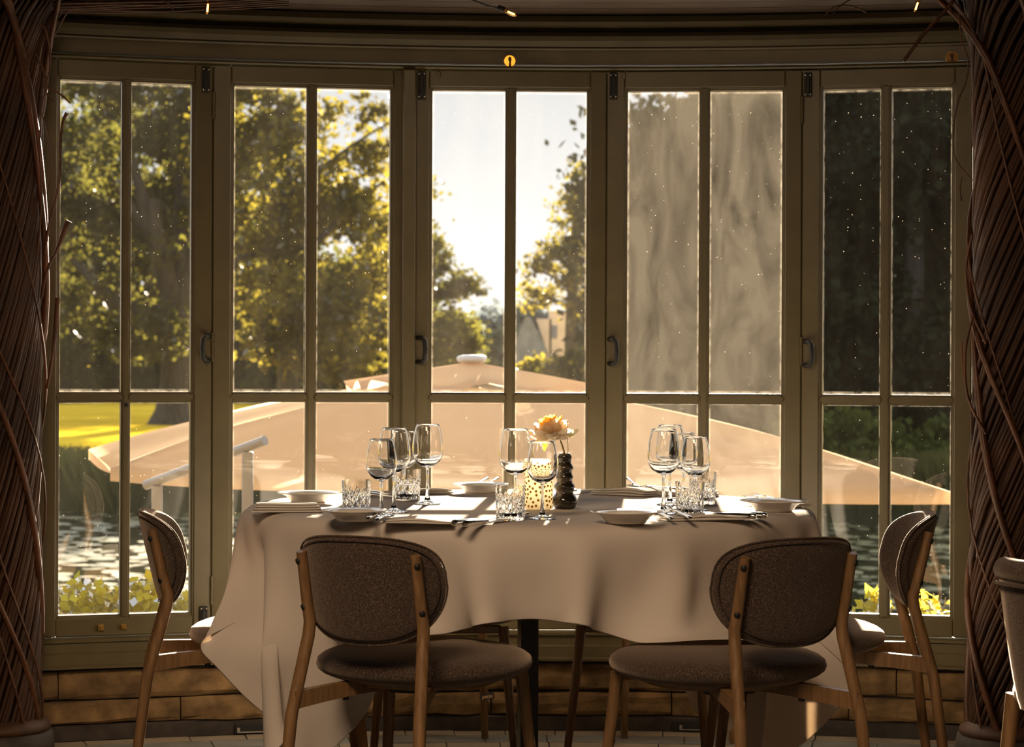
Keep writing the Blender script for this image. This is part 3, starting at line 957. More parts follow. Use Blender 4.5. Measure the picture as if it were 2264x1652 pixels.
# woven name tag under the rim of the front left seat
def text_mesh(s_, size, m_, name, parent, mtx):
    cu = bpy.data.curves.new(name, 'FONT'); cu.body = s_; cu.size = size; cu.align_x = 'CENTER'; cu.align_y = 'CENTER'; cu.shear = 0.25
    cu.extrude = 0.0002
    o = bpy.data.objects.new(name, cu); COL.objects.link(o)
    dg = bpy.context.evaluated_depsgraph_get()
    me = bpy.data.meshes.new_from_object(o.evaluated_get(dg))
    bpy.data.objects.remove(o)
    me.transform(mtx); me.materials.clear(); me.materials.append(m_)
    ob = bpy.data.objects.new(name, me); COL.objects.link(ob); ob.parent = parent
    return ob
tg = at(1077, 1540, 4.985)
q = proto.matrix_world.inverted() @ Matrix.Translation(tg) @ Matrix.Rotation(math.radians(0), 4, 'Z')
tm = q @ Matrix.Rotation(math.radians(-9), 4, 'Y')
lab = MB().box((0, 0, 0), (0.031, 0.0012, 0.013), mtx=tm).build('woven_tag', M['black'], proto)
text_mesh('pecas', 0.0105, simple('tan_thread', (0.45, 0.28, 0.12), (0.55, 0.35, 0.16), 50, 0.8, bstr=0), 'tag_lettering', lab, tm @ Matrix.Translation((0, -0.0010, 0)) @ Matrix.Rotation(PI / 2, 4, 'X'))

# the padded armchair cut off by the right edge
ac = tag(empty('side_chair', (1.195, 4.66, 0), 0.10), 'grey upholstered side chair with a thick rolled rim, cut off at the right edge', 'chair')
rows = []
for i in range(13):
    z = 0.42 + 0.29 * i / 12
    k_ = i / 12
    row = []
    w_ = 0.155 + 0.065 * k_ ** 0.8
    for j in range(25):
        a = PI * (1.0 + j / 24)          # open towards +y
        row.append((w_ * math.cos(a), -0.02 + w_ * 1.0 * math.sin(a) - 0.05 * k_, z))
    rows.append(row)
outer = rows
th = 0.028
inner = [[(p[0] * (1 - th / 0.2), p[1] + th * (1.0 if abs(p[0]) < 0.15 else 0.4), p[2]) for p in r_] for r_ in rows]
full = [list(outer[i]) + list(reversed(inner[i])) for i in range(13)]
mbk = MB().grid(full, closed=True)
nj = len(full[0]); hj = nj // 2
mbk.add(full[-1], [(j, j + 1, nj - 2 - j, nj - 1 - j) for j in range(hj - 1)]).add(full[0], [(j, j + 1, nj - 2 - j, nj - 1 - j) for j in range(hj - 1)])
bk = mbk.build('backrest', M['wool'], ac)
rim = [((outer[-1][j][0] + inner[-1][j][0]) / 2, (outer[-1][j][1] + inner[-1][j][1]) / 2, outer[-1][j][2] + 0.002) for j in range(25)]
MB().tube(rim, 0.024, 12).build('rolled_rim', M['wool'], ac)
MB().tube([(p[0] * 1.02, p[1] - 0.002, 0.685) for p in outer[-1]], 0.004, 6).build('piping', M['wool'], ac)
P_ = []
for i in range(11):
    ph = -PI / 2 + PI * i / 10
    r_ = max(math.cos(ph), 0) ** 0.5
    P_.append([(0.120 * r_ * math.cos(2 * PI * j / 36), 0.10 + 0.17 * r_ * math.sin(2 * PI * j / 36), 0.43 + 0.045 * math.sin(ph)) for j in range(36)])
MB().grid(P_, closed=True).build('seat', M['wool'], ac)
for sx in (-1, 1):
    MB().tube([(0.165 * sx, -0.20, 0), (0.115 * sx, -0.13, 0.44)], [0.012, 0.017], 10).build('rear_leg', M['wood'], ac)
    MB().tube([(0.135 * sx, 0.22, 0), (0.100 * sx, 0.19, 0.42)], [0.012, 0.017], 10).build('front_leg', M['wood'], ac)

# ------------------------------------------------------------------ tableware
def bow(name, px, py, label, cat, group=None):
    p = on_table(px, py)
    return tag(empty(name, (p.x, p.y, TZ + 0.0008)), label, cat, group)

def wine_glass_meshes(H, rb, rr):
    """bowl and stem profiles for a wine glass of height H, widest radius rb, rim radius rr"""
    hb = H * 0.45                      # start of bowl
    N = 18
    o_ = []
    for i in range(N + 1):
        k_ = i / N
        z = hb + (H - hb) * k_
        km = 0.40
        if k_ < km:
            r_ = rb * math.sin(PI / 2 * (k_ / km) ** 0.62) ** 0.95
            r_ = max(r_, 0.0035)
        else:
            q = (k_ - km) / (1 - km)
            r_ = rb + (rr - rb) * (q ** 1.9)
        o_.append((r_, z))
    inn = [(max(r_ - 0.0009, 0.0), z + (0.0045 * max(0, 1 - k2 * 3.0))) for k2, (r_, z) in zip([i / N for i in range(N + 1)], o_)]
    inn[0] = (0.0, inn[1][1])
    inn = [inn[0]] + [p for p in inn[1:]]
    prof = o_ + [(rr - 0.0005, H + 0.0006)] + list(reversed(inn))
    bowl = MB().lathe(prof, 40)
    rf = rb * 0.86
    st = [(0.0, 0.0), (rf - 0.001, 0.0), (rf, 0.0010), (rf - 0.002, 0.0022), (rf * 0.55, 0.0042), (rf * 0.25, 0.0085), (0.0060, 0.018), (0.0042, 0.035), (0.0036, hb * 0.7), (0.0039, hb * 0.93), (0.0050, hb * 0.985), (0.0036, hb * 0.998), (0.0, hb * 0.999)]
    stem = MB().lathe(st, 32)
    return bowl.mesh('bowl'), stem.mesh('stem')
GM = {'large': wine_glass_meshes(0.207, 0.0405, 0.0295), 'small': wine_glass_meshes(0.184, 0.0375, 0.0275)}
for k_ in GM:
    GM[k_][0].materials.append(M['bowl_glass']); GM[k_][1].materials.append(M['stem_glass'])
def wine_glass(kind, px, py, label):
    r_ = bow('wine_glass', px, py, label, 'wine glass', 'wine glasses on the white tablecloth')
    for nm, me in zip(('bowl', 'stem'), GM[kind]):
        o = bpy.data.objects.new(nm, me); COL.objects.link(o); o.parent = r_
wine_glass('small', 843, 1141, 'small wine glass at the front of the left cluster, leftmost of all the stems')
wine_glass('large', 871, 1133, 'large wine glass in the left cluster, right behind the small front one')
wine_glass('small', 893, 1106, 'small wine glass half hidden at the back of the left cluster')
wine_glass('large', 945, 1115, 'tall wine glass standing alone to the right of the left cluster')
wine_glass('large', 1139, 1136, 'large wine glass left of the dotted candle holder, rising behind a cut tumbler')
wine_glass('small', 1199, 1148, 'small wine glass standing in front of the dotted candle holder')
wine_glass('large', 1467, 1136, 'large wine glass at the front left of the right cluster')
wine_glass('large', 1481, 1117, 'tall wine glass behind the right cluster, its rim the highest there')
wine_glass('small', 1537, 1129, 'small wine glass at the right of the right cluster, behind a cut tumbler')
wine_glass('small', 1511, 1112, 'small wine glass at the back of the right cluster, between two others')

# cut crystal tumblers
def tumbler_mesh(R, H):
    NA, NZ = 96, 30
    rows = []
    for i in range(NZ + 1):
        z = H * i / NZ
        row = []
        for j in range(NA):
            a = 2 * PI * j / NA
            r_ = R * (0.93 + 0.07 * i / NZ)
            k_ = i / NZ
            if 0.04 < k_ < 0.80:
                c1 = abs(math.sin(6 * a + 9 * k_ * 0.9)); c2 = abs(math.sin(6 * a - 9 * k_ * 0.9))
                fade = min(1, (0.80 - k_) * 5, (k_ - 0.04) * 14)
                cut = max(0, 0.35 - c1) + max(0, 0.35 - c2)
                if k_ > 0.5:
                    cut = cut * 0.7 + max(0, 0.3 - abs(math.sin(6 * a))) * 0.8
                r_ -= 0.0052 * cut * fade
            row.append((r_ * math.cos(a), r_ * math.sin(a), z))
        rows.append(row)
    t_ = 0.0032
    inn = []
    for k_, z in ((1.0, H), (0.8, H * 0.8), (0.5, H * 0.5), (0.25, 0.018)):
        r_ = R * (0.93 + 0.07 * k_) - t_
        inn.append([(r_ * math.cos(2 * PI * j / NA), r_ * math.sin(2 * PI * j / NA), z) for j in range(NA)])
    inn.append([(R * 0.6 * math.cos(2 * PI * j / NA), R * 0.6 * math.sin(2 * PI * j / NA), 0.011) for j in range(NA)])
    mb = MB().grid(rows + inn, smooth=False, closed=True)
    mb.add(inn[-1], [tuple(range(NA))]); mb.add(rows[0], [tuple(reversed(range(NA)))])
    me = mb.mesh('tumbler'); me.materials.append(M['cut_glass'])
    return me
TM = tumbler_mesh(0.0355, 0.083)
for px, py, lab in ((788, 1138, 'cut crystal tumbler at the far left of the table'), (901, 1107, 'cut crystal tumbler behind the left wine glasses'),
                    (1128, 1151, 'cut crystal tumbler at the front centre, left of the dotted candle holder'),
                    (1525, 1142, 'cut crystal tumbler at the front of the right wine glasses'), (1553, 1115, 'cut crystal tumbler at the back of the right wine glasses')):
    p = on_table(px, py)
    o = bpy.data.objects.new('tumbler', TM); COL.objects.link(o); o.location = (p.x, p.y, TZ + 0.0008); o.rotation_euler = (0, 0, random.uniform(0, 1))
    tag(o, lab, 'tumbler', 'cut crystal tumblers')

# plates
PL = MB().lathe([(0.0, 0.003), (0.040, 0.003), (0.044, 0.0), (0.048, 0.0), (0.052, 0.006), (0.060, 0.016), (0.072, 0.0225), (0.0868, 0.0262), (0.0880, 0.0276), (0.0868, 0.0288), (0.072, 0.0252), (0.058, 0.0195), (0.050, 0.010), (0.044, 0.0065), (0.0, 0.006)], 56)
PM = PL.mesh('plate'); PM.materials.append(M['porcelain'])
for px, py, lab, s_ in ((681, 1111, 'white plate at the back left of the table, behind the folded napkin', 0.93), (786, 1152, 'white deep plate at the front left, before the tumbler', 0.90),
                    (1062, 1090, 'white plate at the back middle of the table', 0.90), (1384, 1157, 'white deep plate at the front right of the table', 0.95), (1711, 1131, 'white deep plate at the right end of the table', 0.97)):
    p = on_table(px, py)
    o = bpy.data.objects.new('plate', PM); COL.objects.link(o); o.location = (p.x, p.y, TZ + 0.0008); o.scale = (s_, s_, s_)
    tag(o, lab, 'plate', 'white plates on the laid table')

# cutlery
def fork_parts():
    prof = [(-0.095, 0.0045, 0.004), (-0.09, 0.0062, 0.0045), (-0.05, 0.0045, 0.006), (0.0, 0.0026, 0.009), (0.03, 0.0030, 0.009), (0.045, 0.0085, 0.0055), (0.058, 0.0115, 0.003)]
    h = MB().tube([(0, y_, z_) for y_, w_, z_ in prof[:5]], [w_ for _, w_, _ in prof[:5]], 8, flat=1.0)
    vs = h.v
    h.v = [(x_, y_, 0.0045 + (z_ - 0.0045) * 0.6) for x_, y_, z_ in vs]
    hd = MB()
    a_ = [[(w_ * k_, y_, z_) for k_ in (-1, -0.5, 0, 0.5, 1)] for y_, w_, z_ in prof[4:]]
    b_ = [[(w_ * k_, y_, z_ + 0.0014) for k_ in (-1, -0.5, 0, 0.5, 1)] for y_, w_, z_ in prof[4:]]
    full = [a_[i] + list(reversed(b_[i])) for i in range(len(a_))]
    hd.grid(full, closed=True)
    for k_ in (-1, -0.333, 0.333, 1):
        x_ = 0.0098 * k_
        hd.tube([(x_, 0.055, 0.0042), (x_ * 1.02, 0.075, 0.004), (x_ * 1.03, 0.098, 0.009)], [0.0016, 0.0013, 0.0007], 5)
    return h.mesh('handle'), hd.mesh('tines')
def knife_parts():
    h = MB().tube([(0, y_, 0.006) for y_ in (-0.105, -0.102, -0.09, -0.05, -0.01, 0.0)], [0.003, 0.0066, 0.0075, 0.0066, 0.005, 0.0045], 10)
    bl = MB().prism([(-0.0005, 0.001), (0.0005, 0.001), (0.0009, 0.018), (-0.0009, 0.018)], 0.0, 0.085)
    bl.v = []; bl.f = []; bl.sm = []
    pts = [(-0.008, -0.002), (0.008, -0.002), (0.0095, 0.05), (0.007, 0.09), (0.0, 0.108), (-0.006, 0.10), (-0.0085, 0.05)]
    n_ = len(pts)
    bl.add([(x_, y_, 0.0050) for x_, y_ in pts] + [(x_, y_, 0.0064) for x_, y_ in pts], [tuple(reversed(range(n_))), tuple(range(n_, 2 * n_))] + [(i, (i + 1) % n_, (i + 1) % n_ + n_, i + n_) for i in range(n_)])
    return h.mesh('handle'), bl.mesh('blade')
FK, KN = fork_parts(), knife_parts()
for me in FK + KN: me.materials.append(M['silver'])
def cutlery(kind, px0, py0, px1, py1, label, lift=0.001, pitch=0.0):
    """from handle end pixel to tip pixel on the table"""
    a, b_ = on_table(px0, py0), on_table(px1, py1)
    d = b_ - a
    c_ = a + d.normalized() * 0.10
    r_ = empty(kind, (c_.x, c_.y, TZ + lift), math.atan2(d.y, d.x) - PI / 2)
    r_.rotation_euler = (pitch, 0, math.atan2(d.y, d.x) - PI / 2)
    tag(r_, label, kind, kind + 's on the laid table')
    for nm, me in zip(('handle', 'tines') if kind == 'fork' else ('handle', 'blade'), FK if kind == 'fork' else KN):
        o = bpy.data.objects.new(nm, me); COL.objects.link(o); o.parent = r_

# folded napkins
def napkin(px0, py0, px1, py1, depth, layers, th, label, wave=0.003, rot=None):
    """napkin whose near edge runs between two pixels on the table; folds stack upward"""
    a, b_ = on_table(px0, py0), on_table(px1, py1)
    d = b_ - a; L = d.length
    r_ = tag(empty('napkin', ((a.x + b_.x) / 2, (a.y + b_.y) / 2, TZ + 0.0006), math.atan2(d.y, d.x)), label, 'napkin', 'napkins on the laid table')
    ph = random.uniform(0, 6)
    for k_ in range(layers):
        mb = MB(); rows = []
        nU, nR = 26, 14
        inset = 0.004 * k_
        for i in range(nU + 1):
            u_ = -L / 2 + inset + (L - 2 * inset) * i / nU
            row = []
            e_ = min(1.0, (i + 0.35) / 2.0, (nU - i + 0.35) / 2.0)
            for j in range(nR):
                q = 2 * PI * j / nR
                yy = depth / 2 + (depth / 2 - inset) * spow(math.cos(q), 0.35)
                zz = th * (k_ + 0.5) + th * 0.49 * spow(math.sin(q), 0.6) * (0.5 + 0.5 * e_)
                wv = wave * (math.sin(u_ * 38 + ph) + 0.6 * math.sin(yy * 45 + ph * 2)) * (zz / (th * layers))
                row.append((u_, yy, max(0.0003, zz + wv)))
            rows.append(row)
        mb.grid(rows, closed=True)
        mb.add(rows[0], [tuple(range(nR))]); mb.add(rows[-1], [tuple(reversed(range(nR)))])
        mb.build('folded_layer', M['napkin'], r_)
napkin(557, 1135, 714, 1134, 0.10, 4, 0.0055, 'thick folded white napkin at the left end of the table', 0.001)
napkin(838, 1158, 1000, 1161, 0.085, 2, 0.0055, 'flat white napkin at the front left, between plate and knives', 0.003)
napkin(880, 1094, 1003, 1093, 0.085, 2, 0.006, 'white napkin at the back of the table, left of the middle plate', 0.003)
napkin(1302, 1094, 1425, 1100, 0.13, 3, 0.006, 'white napkin at the back of the table, right of the vase', 0.004)
napkin(1440, 1097, 1590, 1098, 0.10, 2, 0.006, 'white napkin behind the right wine glasses', 0.003)
napkin(1475, 1154, 1660, 1151, 0.085, 2, 0.006, 'white napkin at the front right, beside the deep plate', 0.003)
napkin(1740, 1126, 1797, 1120, 0.10, 2, 0.005, 'white napkin under the plate at the right end', 0.002)
cutlery('fork', 812, 1160, 903, 1134, 'fork beside the front left plate, tines on the napkin', 0.012, 0.02)
cutlery('fork', 832, 1163, 922, 1135, 'second fork from the front left plate', 0.012, 0.02)
cutlery('knife', 1003, 1163, 1110, 1150, 'knife lying at front middle, the handle end furthest left', 0.001)
cutlery('knife', 1026, 1165, 1130, 1153, 'knife lying at front middle, nearest the cut tumbler', 0.001)
cutlery('fork', 1078, 1075, 1010, 1096, 'fork propped on the edge of the back middle plate, left one', 0.014, -0.06)
cutlery('fork', 1100, 1075, 1036, 1096, 'fork propped on the edge of the back middle plate, right one', 0.014, -0.06)
cutlery('fork', 1385, 1080, 1447, 1102, 'fork lying across the back right napkin, pointing at the wine glasses', 0.017, -0.10)
cutlery('fork', 1510, 1098, 1440, 1094, 'fork on the back right with shining tines, under the wine glasses', 0.016, 0.0)
cutlery('knife', 1236, 1096, 1310, 1088, 'knife beside the back right napkin, just right of the vase', 0.004)
cutlery('fork', 1487, 1158, 1384, 1134, 'fork behind the front right plate, left one', 0.012, 0.05)
cutlery('fork', 1528, 1158, 1425, 1133, 'fork behind the front right plate, right one', 0.014, 0.05)
cutlery('knife', 1692, 1148, 1560, 1141, 'knife with a shining handle end before the right plate', 0.003)
cutlery('knife', 1668, 1150, 1545, 1144, 'second knife before the right plate', 0.003)
cutlery('fork', 1730, 1124, 1612, 1109, 'fork sticking out behind the right end plate', 0.010, 0.05)
cutlery('fork', 1745, 1120, 1628, 1105, 'fork farther behind the right end plate', 0.010, 0.05)
cutlery('knife', 800, 1094, 880, 1101, 'dark looking knife behind the left tumbler', 0.003)
cutlery('knife', 795, 1098, 878, 1105, 'dark looking knife nearest the left tumbler', 0.003)

# candle holder with punched dots
p = on_table(1191, 1127)
chd = tag(empty('candle_holder', (p.x, p.y, TZ + 0.0008)), 'cream candle holder dotted with amber spots, left of the dark vase', 'candle holder')
m, n, l, b = mat('dotted_shade')
out = n['Material Output']; n.remove(b)
d_ = n.new('ShaderNodeBsdfDiffuse'); t_ = n.new('ShaderNodeBsdfTranslucent'); mx = n.new('ShaderNodeMixShader'); mx.inputs[0].default_value = 0.65
d_.inputs[0].default_value = (0.82, 0.74, 0.60, 1); t_.inputs[0].default_value = (0.95, 0.86, 0.68, 1)
l.new(d_.outputs[0], mx.inputs[1]); l.new(t_.outputs[0], mx.inputs[2]); l.new(mx.outputs[0], out.inputs['Surface'])
M['shade'] = m
M['dot'] = two_sided('amber_dot', (0.16, 0.085, 0.015), (0.40, 0.22, 0.03), 0.5)
CHR, CHH = 0.0350, 0.126
MB().lathe([(0.0, 0.0012), (CHR - 0.002, 0.001), (CHR, 0.003), (CHR, CHH - 0.001), (CHR - 0.001, CHH), (CHR - 0.002, CHH - 0.002)], 40).build('shade', M['shade'], chd)
pts = []
tries = 0
while len(pts) < 190 and tries < 9000:
    tries += 1
    a, z = random.uniform(0, 2 * PI), random.uniform(0.006, CHH - 0.008)
    if all(math.hypot(((a - a2 + PI) % (2 * PI) - PI) * CHR, z - z2) > 0.0098 for a2, z2 in pts):
        pts.append((a, z))
dm = MB().lathe([(0, 0.0006), (0.0031, 0.0005), (0.0034, -0.0005)], 9).mesh('dot'); dm.materials.append(M['dot'])
for a, z in pts:
    o = bpy.data.objects.new('dot', dm); COL.objects.link(o); o.parent = chd
    o.matrix_local = Matrix.Translation((CHR * math.cos(a), CHR * math.sin(a), z)) @ Matrix.Rotation(a, 4, 'Z') @ Matrix.Rotation(PI / 2, 4, 'Y')
MB().lathe([(0, 0.005), (0.018, 0.005), (0.019, 0.02), (0.017, 0.021), (0, 0.018)], 20).build('tealight', M['cap'], chd)

# dark bumpy vase and the peony
p = on_table(1248, 1125.5)
vase = tag(empty('vase', (p.x, p.y, TZ + 0.0008)), 'dark glazed vase of stacked rounded bumps holding a peony', 'vase')
ks = [(0.0, 0.024), (0.03, 0.0285), (0.13, 0.0325), (0.22, 0.029), (0.29, 0.0220), (0.34, 0.0235), (0.40, 0.0265), (0.45, 0.0235), (0.485, 0.0198), (0.52, 0.0200), (0.56, 0.0218), (0.60, 0.0208), (0.64, 0.0186),
      (0.68, 0.0195), (0.73, 0.0222), (0.79, 0.0195), (0.835, 0.0160), (0.87, 0.0165), (0.92, 0.0182), (0.97, 0.0165), (1.0, 0.0125)]
VH = 0.140
fine = []
for i in range(len(ks) - 1):
    for s_ in range(4):
        t_ = s_ / 4
        p0 = ks[max(i - 1, 0)]; p1 = ks[i]; p2 = ks[i + 1]; p3 = ks[min(i + 2, len(ks) - 1)]
        rr_ = 0.5 * ((2 * p1[1]) + (-p0[1] + p2[1]) * t_ + (2 * p0[1] - 5 * p1[1] + 4 * p2[1] - p3[1]) * t_ ** 2 + (-p0[1] + 3 * p1[1] - 3 * p2[1] + p3[1]) * t_ ** 3)
        fine.append((rr_, VH * (p1[0] + (p2[0] - p1[0]) * t_)))
fine.append((0.0125, VH))
MB().lathe([(0.0, 0.0)] + fine + [(0.0105, VH), (0.010, VH - 0.03), (0.0, VH - 0.03)], 44).build('vase_body', M['glaze'], vase)
D0 = p.y
fl = tag(empty('peony', at(1219, 944, D0)), 'peach and amber peony bloom leaning out of the dark vase', 'flower')
FC = fl.location.copy()
def petal_mesh(R_, w_, h_, curl):
    rows = []
    for i in range(7):
        k_ = i / 6
        row = []
        wd = w_ * (math.sin(PI * (0.12 + 0.80 * k_)) ** 0.7)
        for j in range(7):
            q = -1 + 2 * j / 6
            frill = 0.10 * math.sin(q * 7 + k_ * 3) * k_ * h_ * 0.5
            a = curl * k_
            y_ = R_ * math.sin(a) * (1 - 0.20 * q * q)
            z_ = h_ * k_ * (1 - 0.10 * q * q) + frill * 0.5
            row.append((wd * q, y_ - 0.35 * wd * q * q, z_))
        rows.append(row)
    return MB().grid(rows).mesh('petal')
PMs = []
for R_, w_, h_, cu, mm in ((0.022, 0.018, 0.036, 1.9, 'petal_pale'), (0.016, 0.015, 0.032, 2.1, 'petal'), (0.010, 0.011, 0.027, 2.0, 'petal_core')):
    me = petal_mesh(R_, w_, h_, cu); me.materials.append(M[mm]); PMs.append(me)
axis = Matrix.Rotation(math.radians(-10), 4, 'Y') @ Matrix.Rotation(math.radians(-4), 4, 'X') @ Matrix.Scale(1.14, 4)
def add_petal(k_, ring, count, tilt, r0, zoff, jit=0.16, sc=1.0):
    for i in range(count):
        a = 2 * PI * i / count + ring * 0.7 + random.uniform(-jit, jit)
        o = bpy.data.objects.new('petal', PMs[k_]); COL.objects.link(o); o.parent = fl
        s_ = sc * random.uniform(0.88, 1.14)
        o.matrix_local = axis @ Matrix.Rotation(a, 4, 'Z') @ Matrix.Translation((0, r0, zoff)) @ Matrix.Rotation(-tilt + random.uniform(-.15, .15), 4, 'X') @ Matrix.Scale(s_, 4)
add_petal(0, 0, 8, 1.12, 0.010, -0.022, sc=1.0)
add_petal(0, 1, 8, 0.82, 0.012, -0.021, sc=1.08)
add_petal(1, 2, 9, 0.58, 0.012, -0.018, sc=1.1)
add_petal(1, 3, 9, 0.40, 0.010, -0.014, sc=1.1)
add_petal(2, 4, 9, 0.30, 0.010, -0.004, sc=1.0)
add_petal(2, 5, 7, 0.05, 0.006, 0.000, sc=0.9)
MB().tube([at(1252, 1030, D0) - FC, at(1247, 998, D0) - FC, at(1238, 970, D0 + .004) - FC, at(1224, 955, D0 + .006) - FC], [0.0024, 0.0024, 0.0022, 0.0030], 8).build('stem', M['stem'], fl)
MB().tube([at(1254, 1018, D0) - FC, at(1256, 995, D0) - FC, at(1255, 965, D0) - FC, at(1249, 950, D0) - FC], [0.0009] * 4, 6).build('side_stem', M['stem'], fl)
def small_leaf(c_, ax, w_, L, nrm):
    ax = Vector(ax).normalized(); nrm = Vector(nrm).normalized(); sd_ = ax.cross(nrm)
    rows = []
    for i in range(8):
        k_ = i / 7
        wd = w_ * math.sin(PI * k_ ** 0.8) + 0.0002
        rows.append([Vector(c_) + ax * (L * k_) + sd_ * (wd * q) + nrm * (0.15 * wd * abs(q)) for q in (-1, -0.5, 0, 0.5, 1)])
    return MB().grid(rows)
small_leaf(at(1253, 948, D0) - FC, (0.55, 0, -0.8), 0.0085, 0.026, (0.2, -1, 0.1)).build('leaf', M['rose_leaf'], fl)
small_leaf(at(1207, 972, D0 - .01) - FC, (-0.12, 0, -1), 0.0085, 0.030, (0.1, -1, 0.2)).build('leaf', M['rose_leaf'], fl)
small_leaf(at(1213, 964, D0 - .01) - FC, (-0.6, 0, -0.6), 0.004, 0.014, (0.1, -1, 0.2)).build('leaf', M['rose_leaf'], fl)
small_leaf(at(1246, 956, D0 - .012) - FC, (-0.25, 0, -1), 0.011, 0.022, (0, -1, 0)).build('petal', M['petal_pale'], fl)

# ------------------------------------------------------------------ cane wrapped columns with vines
def column(x_, y_, rate, label, vines, seed):
    rs = random.Random(seed)
    root = tag(empty('cane_column', (x_, y_, 0)), label, 'column')
    R_ = 0.104
    MB().lathe([(0, 0), (0.15, 0), (0.152, 0.03), (0.146, 0.066), (0, 0.07)], 32).build('base', M['plinth'], root)
    MB().lathe([(0.135, 0.066), (0.142, 0.074), (0.138, 0.088), (0.118, 0.100), (0.095, 0.11)], 32).build('base_ring', M['cane'], root)
    MB().lathe([(0, 0.07), (0.094, 0.07), (0.094, 2.16), (0, 2.16)], 24).build('core', M['cane'], root)
    meshes = []
    for v in range(4):
        pts = []; rad = []
        for i in range(27):
            z = 0.075 + 2.10 * i / 26
            th_ = rate * (z - 1.0) + 0.05 * math.sin(3 * z + v * 2)
            rr_ = R_ + 0.004 * math.sin(2.3 * z + v) + (0.05 * max(0, (z - 1.95) / 0.2) ** 2)
            pts.append((rr_ * math.sin(th_), -rr_ * math.cos(th_), z)); rad.append(0.0068 + 0.0008 * math.sin(5 * z + v))
        me = MB().tube(pts, rad, 6).mesh('cane'); me.materials.append(M['cane']); meshes.append(me)
    n_ = 56
    for i in range(n_):
        o = bpy.data.objects.new('cane', meshes[rs.randrange(4)]); COL.objects.link(o); o.parent = root
        o.rotation_euler = (0, 0, 2 * PI * i / n_ + rs.uniform(-0.04, 0.04))
    for i in range(vines):
        ph = 2 * PI * i / vines + rs.uniform(-0.3, 0.3); rt = -rs.uniform(2.2, 3.6)
        big = i % 2 == 0
        pts = []; rad = []
        for k_ in range(34):
            z = 0.08 + 2.09 * k_ / 33
            th_ = ph + rt * z + 0.18 * math.sin(4 * z + i)
            rr_ = R_ + 0.013 + 0.006 * math.sin(6 * z + 2 * i) + (0.10 * max(0, (z - 1.92) / 0.25) ** 2)
            pts.append((rr_ * math.sin(th_), -rr_ * math.cos(th_), z))
            rad.append((0.0095 if big else 0.0035) * (1.0 + 0.15 * math.sin(7 * z + i)))
        MB().tube(pts, rad, 7).build('vine', M['vine'], root)
    return root
def px_twig(root, pts, d, rad, name='twig'):
    P_ = [at(a, b_, d if len(q) == 0 else q[0]) - root.location for a, b_, *q in pts]
    # smooth the polyline
    S_ = []
    for i in range(len(P_) - 1):
        for k_ in range(5):
            t_ = k_ / 5
            p0 = P_[max(i - 1, 0)]; p1 = P_[i]; p2 = P_[i + 1]; p3 = P_[min(i + 2, len(P_) - 1)]
            S_.append(0.5 * ((2 * p1) + (p2 - p0) * t_ + (2 * p0 - 5 * p1 + 4 * p2 - p3) * t_ ** 2 + (3 * p1 - p0 - 3 * p2 + p3) * t_ ** 3))
    S_.append(P_[-1])
    if isinstance(rad, (int, float)): rr_ = [rad] * len(S_)
    else:
        rr_ = list(np.interp(np.linspace(0, 1, len(S_)), np.linspace(0, 1, len(rad)), rad))
    return MB().tube(S_, rr_, 7).build(name, M['vine'], root)
cl = column(-1.452, 6.44, 2.7, 'red-brown column of bundled twisted canes at the left edge, wrapped in vines', 8, 3)
px_twig(cl, [(92, 660), (104, 600), (128, 548), (142, 512), (153, 489)], 6.42, [0.004, 0.004, 0.005, 0.0095, 0.0105])
px_twig(cl, [(98, 560), (112, 480), (131, 400), (134, 330), (138, 275), (148, 250)], 6.42, [0.004, 0.0045, 0.0035, 0.0035, 0.004, 0.006])
px_twig(cl, [(104, 860), (114, 800), (122, 730), (128, 658)], 6.42, [0.004, 0.005, 0.006, 0.007])
px_twig(cl, [(96, 190), (128, 205), (142, 216), (156, 229)], 6.42, [0.002, 0.0025, 0.003, 0.0015])
px_twig(cl, [(80, 120), (105, 185), (92, 235), (88, 330), (92, 440), (84, 560)], 6.38, 0.0022)
px_twig(cl, [(62, 60), (98, 60), (112, 140), (100, 200), (122, 225)], 6.38, [0.004, 0.005, 0.003, 0.002, 0.002])
px_twig(cl, [(92, 250), (110, 310), (118, 370), (104, 430)], 6.38, 0.002)
cr_ = column(1.420, 6.44, 4.2, 'dark column of bundled twisted canes at the right edge, wrapped in vines', 8, 5)
px_twig(cr_, [(2110, 0), (2075, 40), (2040, 78), (1998, 136)], 6.36, [0.006, 0.0055, 0.005, 0.005])
px_twig(cr_, [(2120, 30), (2126, 90), (2140, 130), (2136, 180), (2118, 225), (2108, 290), (2112, 350), (2150, 400)], 6.38, 0.0022)
px_twig(cr_, [(2126, 755), (2130, 830), (2146, 900), (2148, 960)], 6.38, 0.0028)
px_twig(cr_, [(2150, 520), (2136, 590), (2146, 680), (2180, 760)], 6.35, 0.004)
px_twig(cr_, [(2150, 700), (2134, 780), (2140, 880), (2180, 960)], 6.35, 0.004)
px_twig(cr_, [(2126, 392), (2122, 420), (2126, 445)], 6.36, 0.0025)
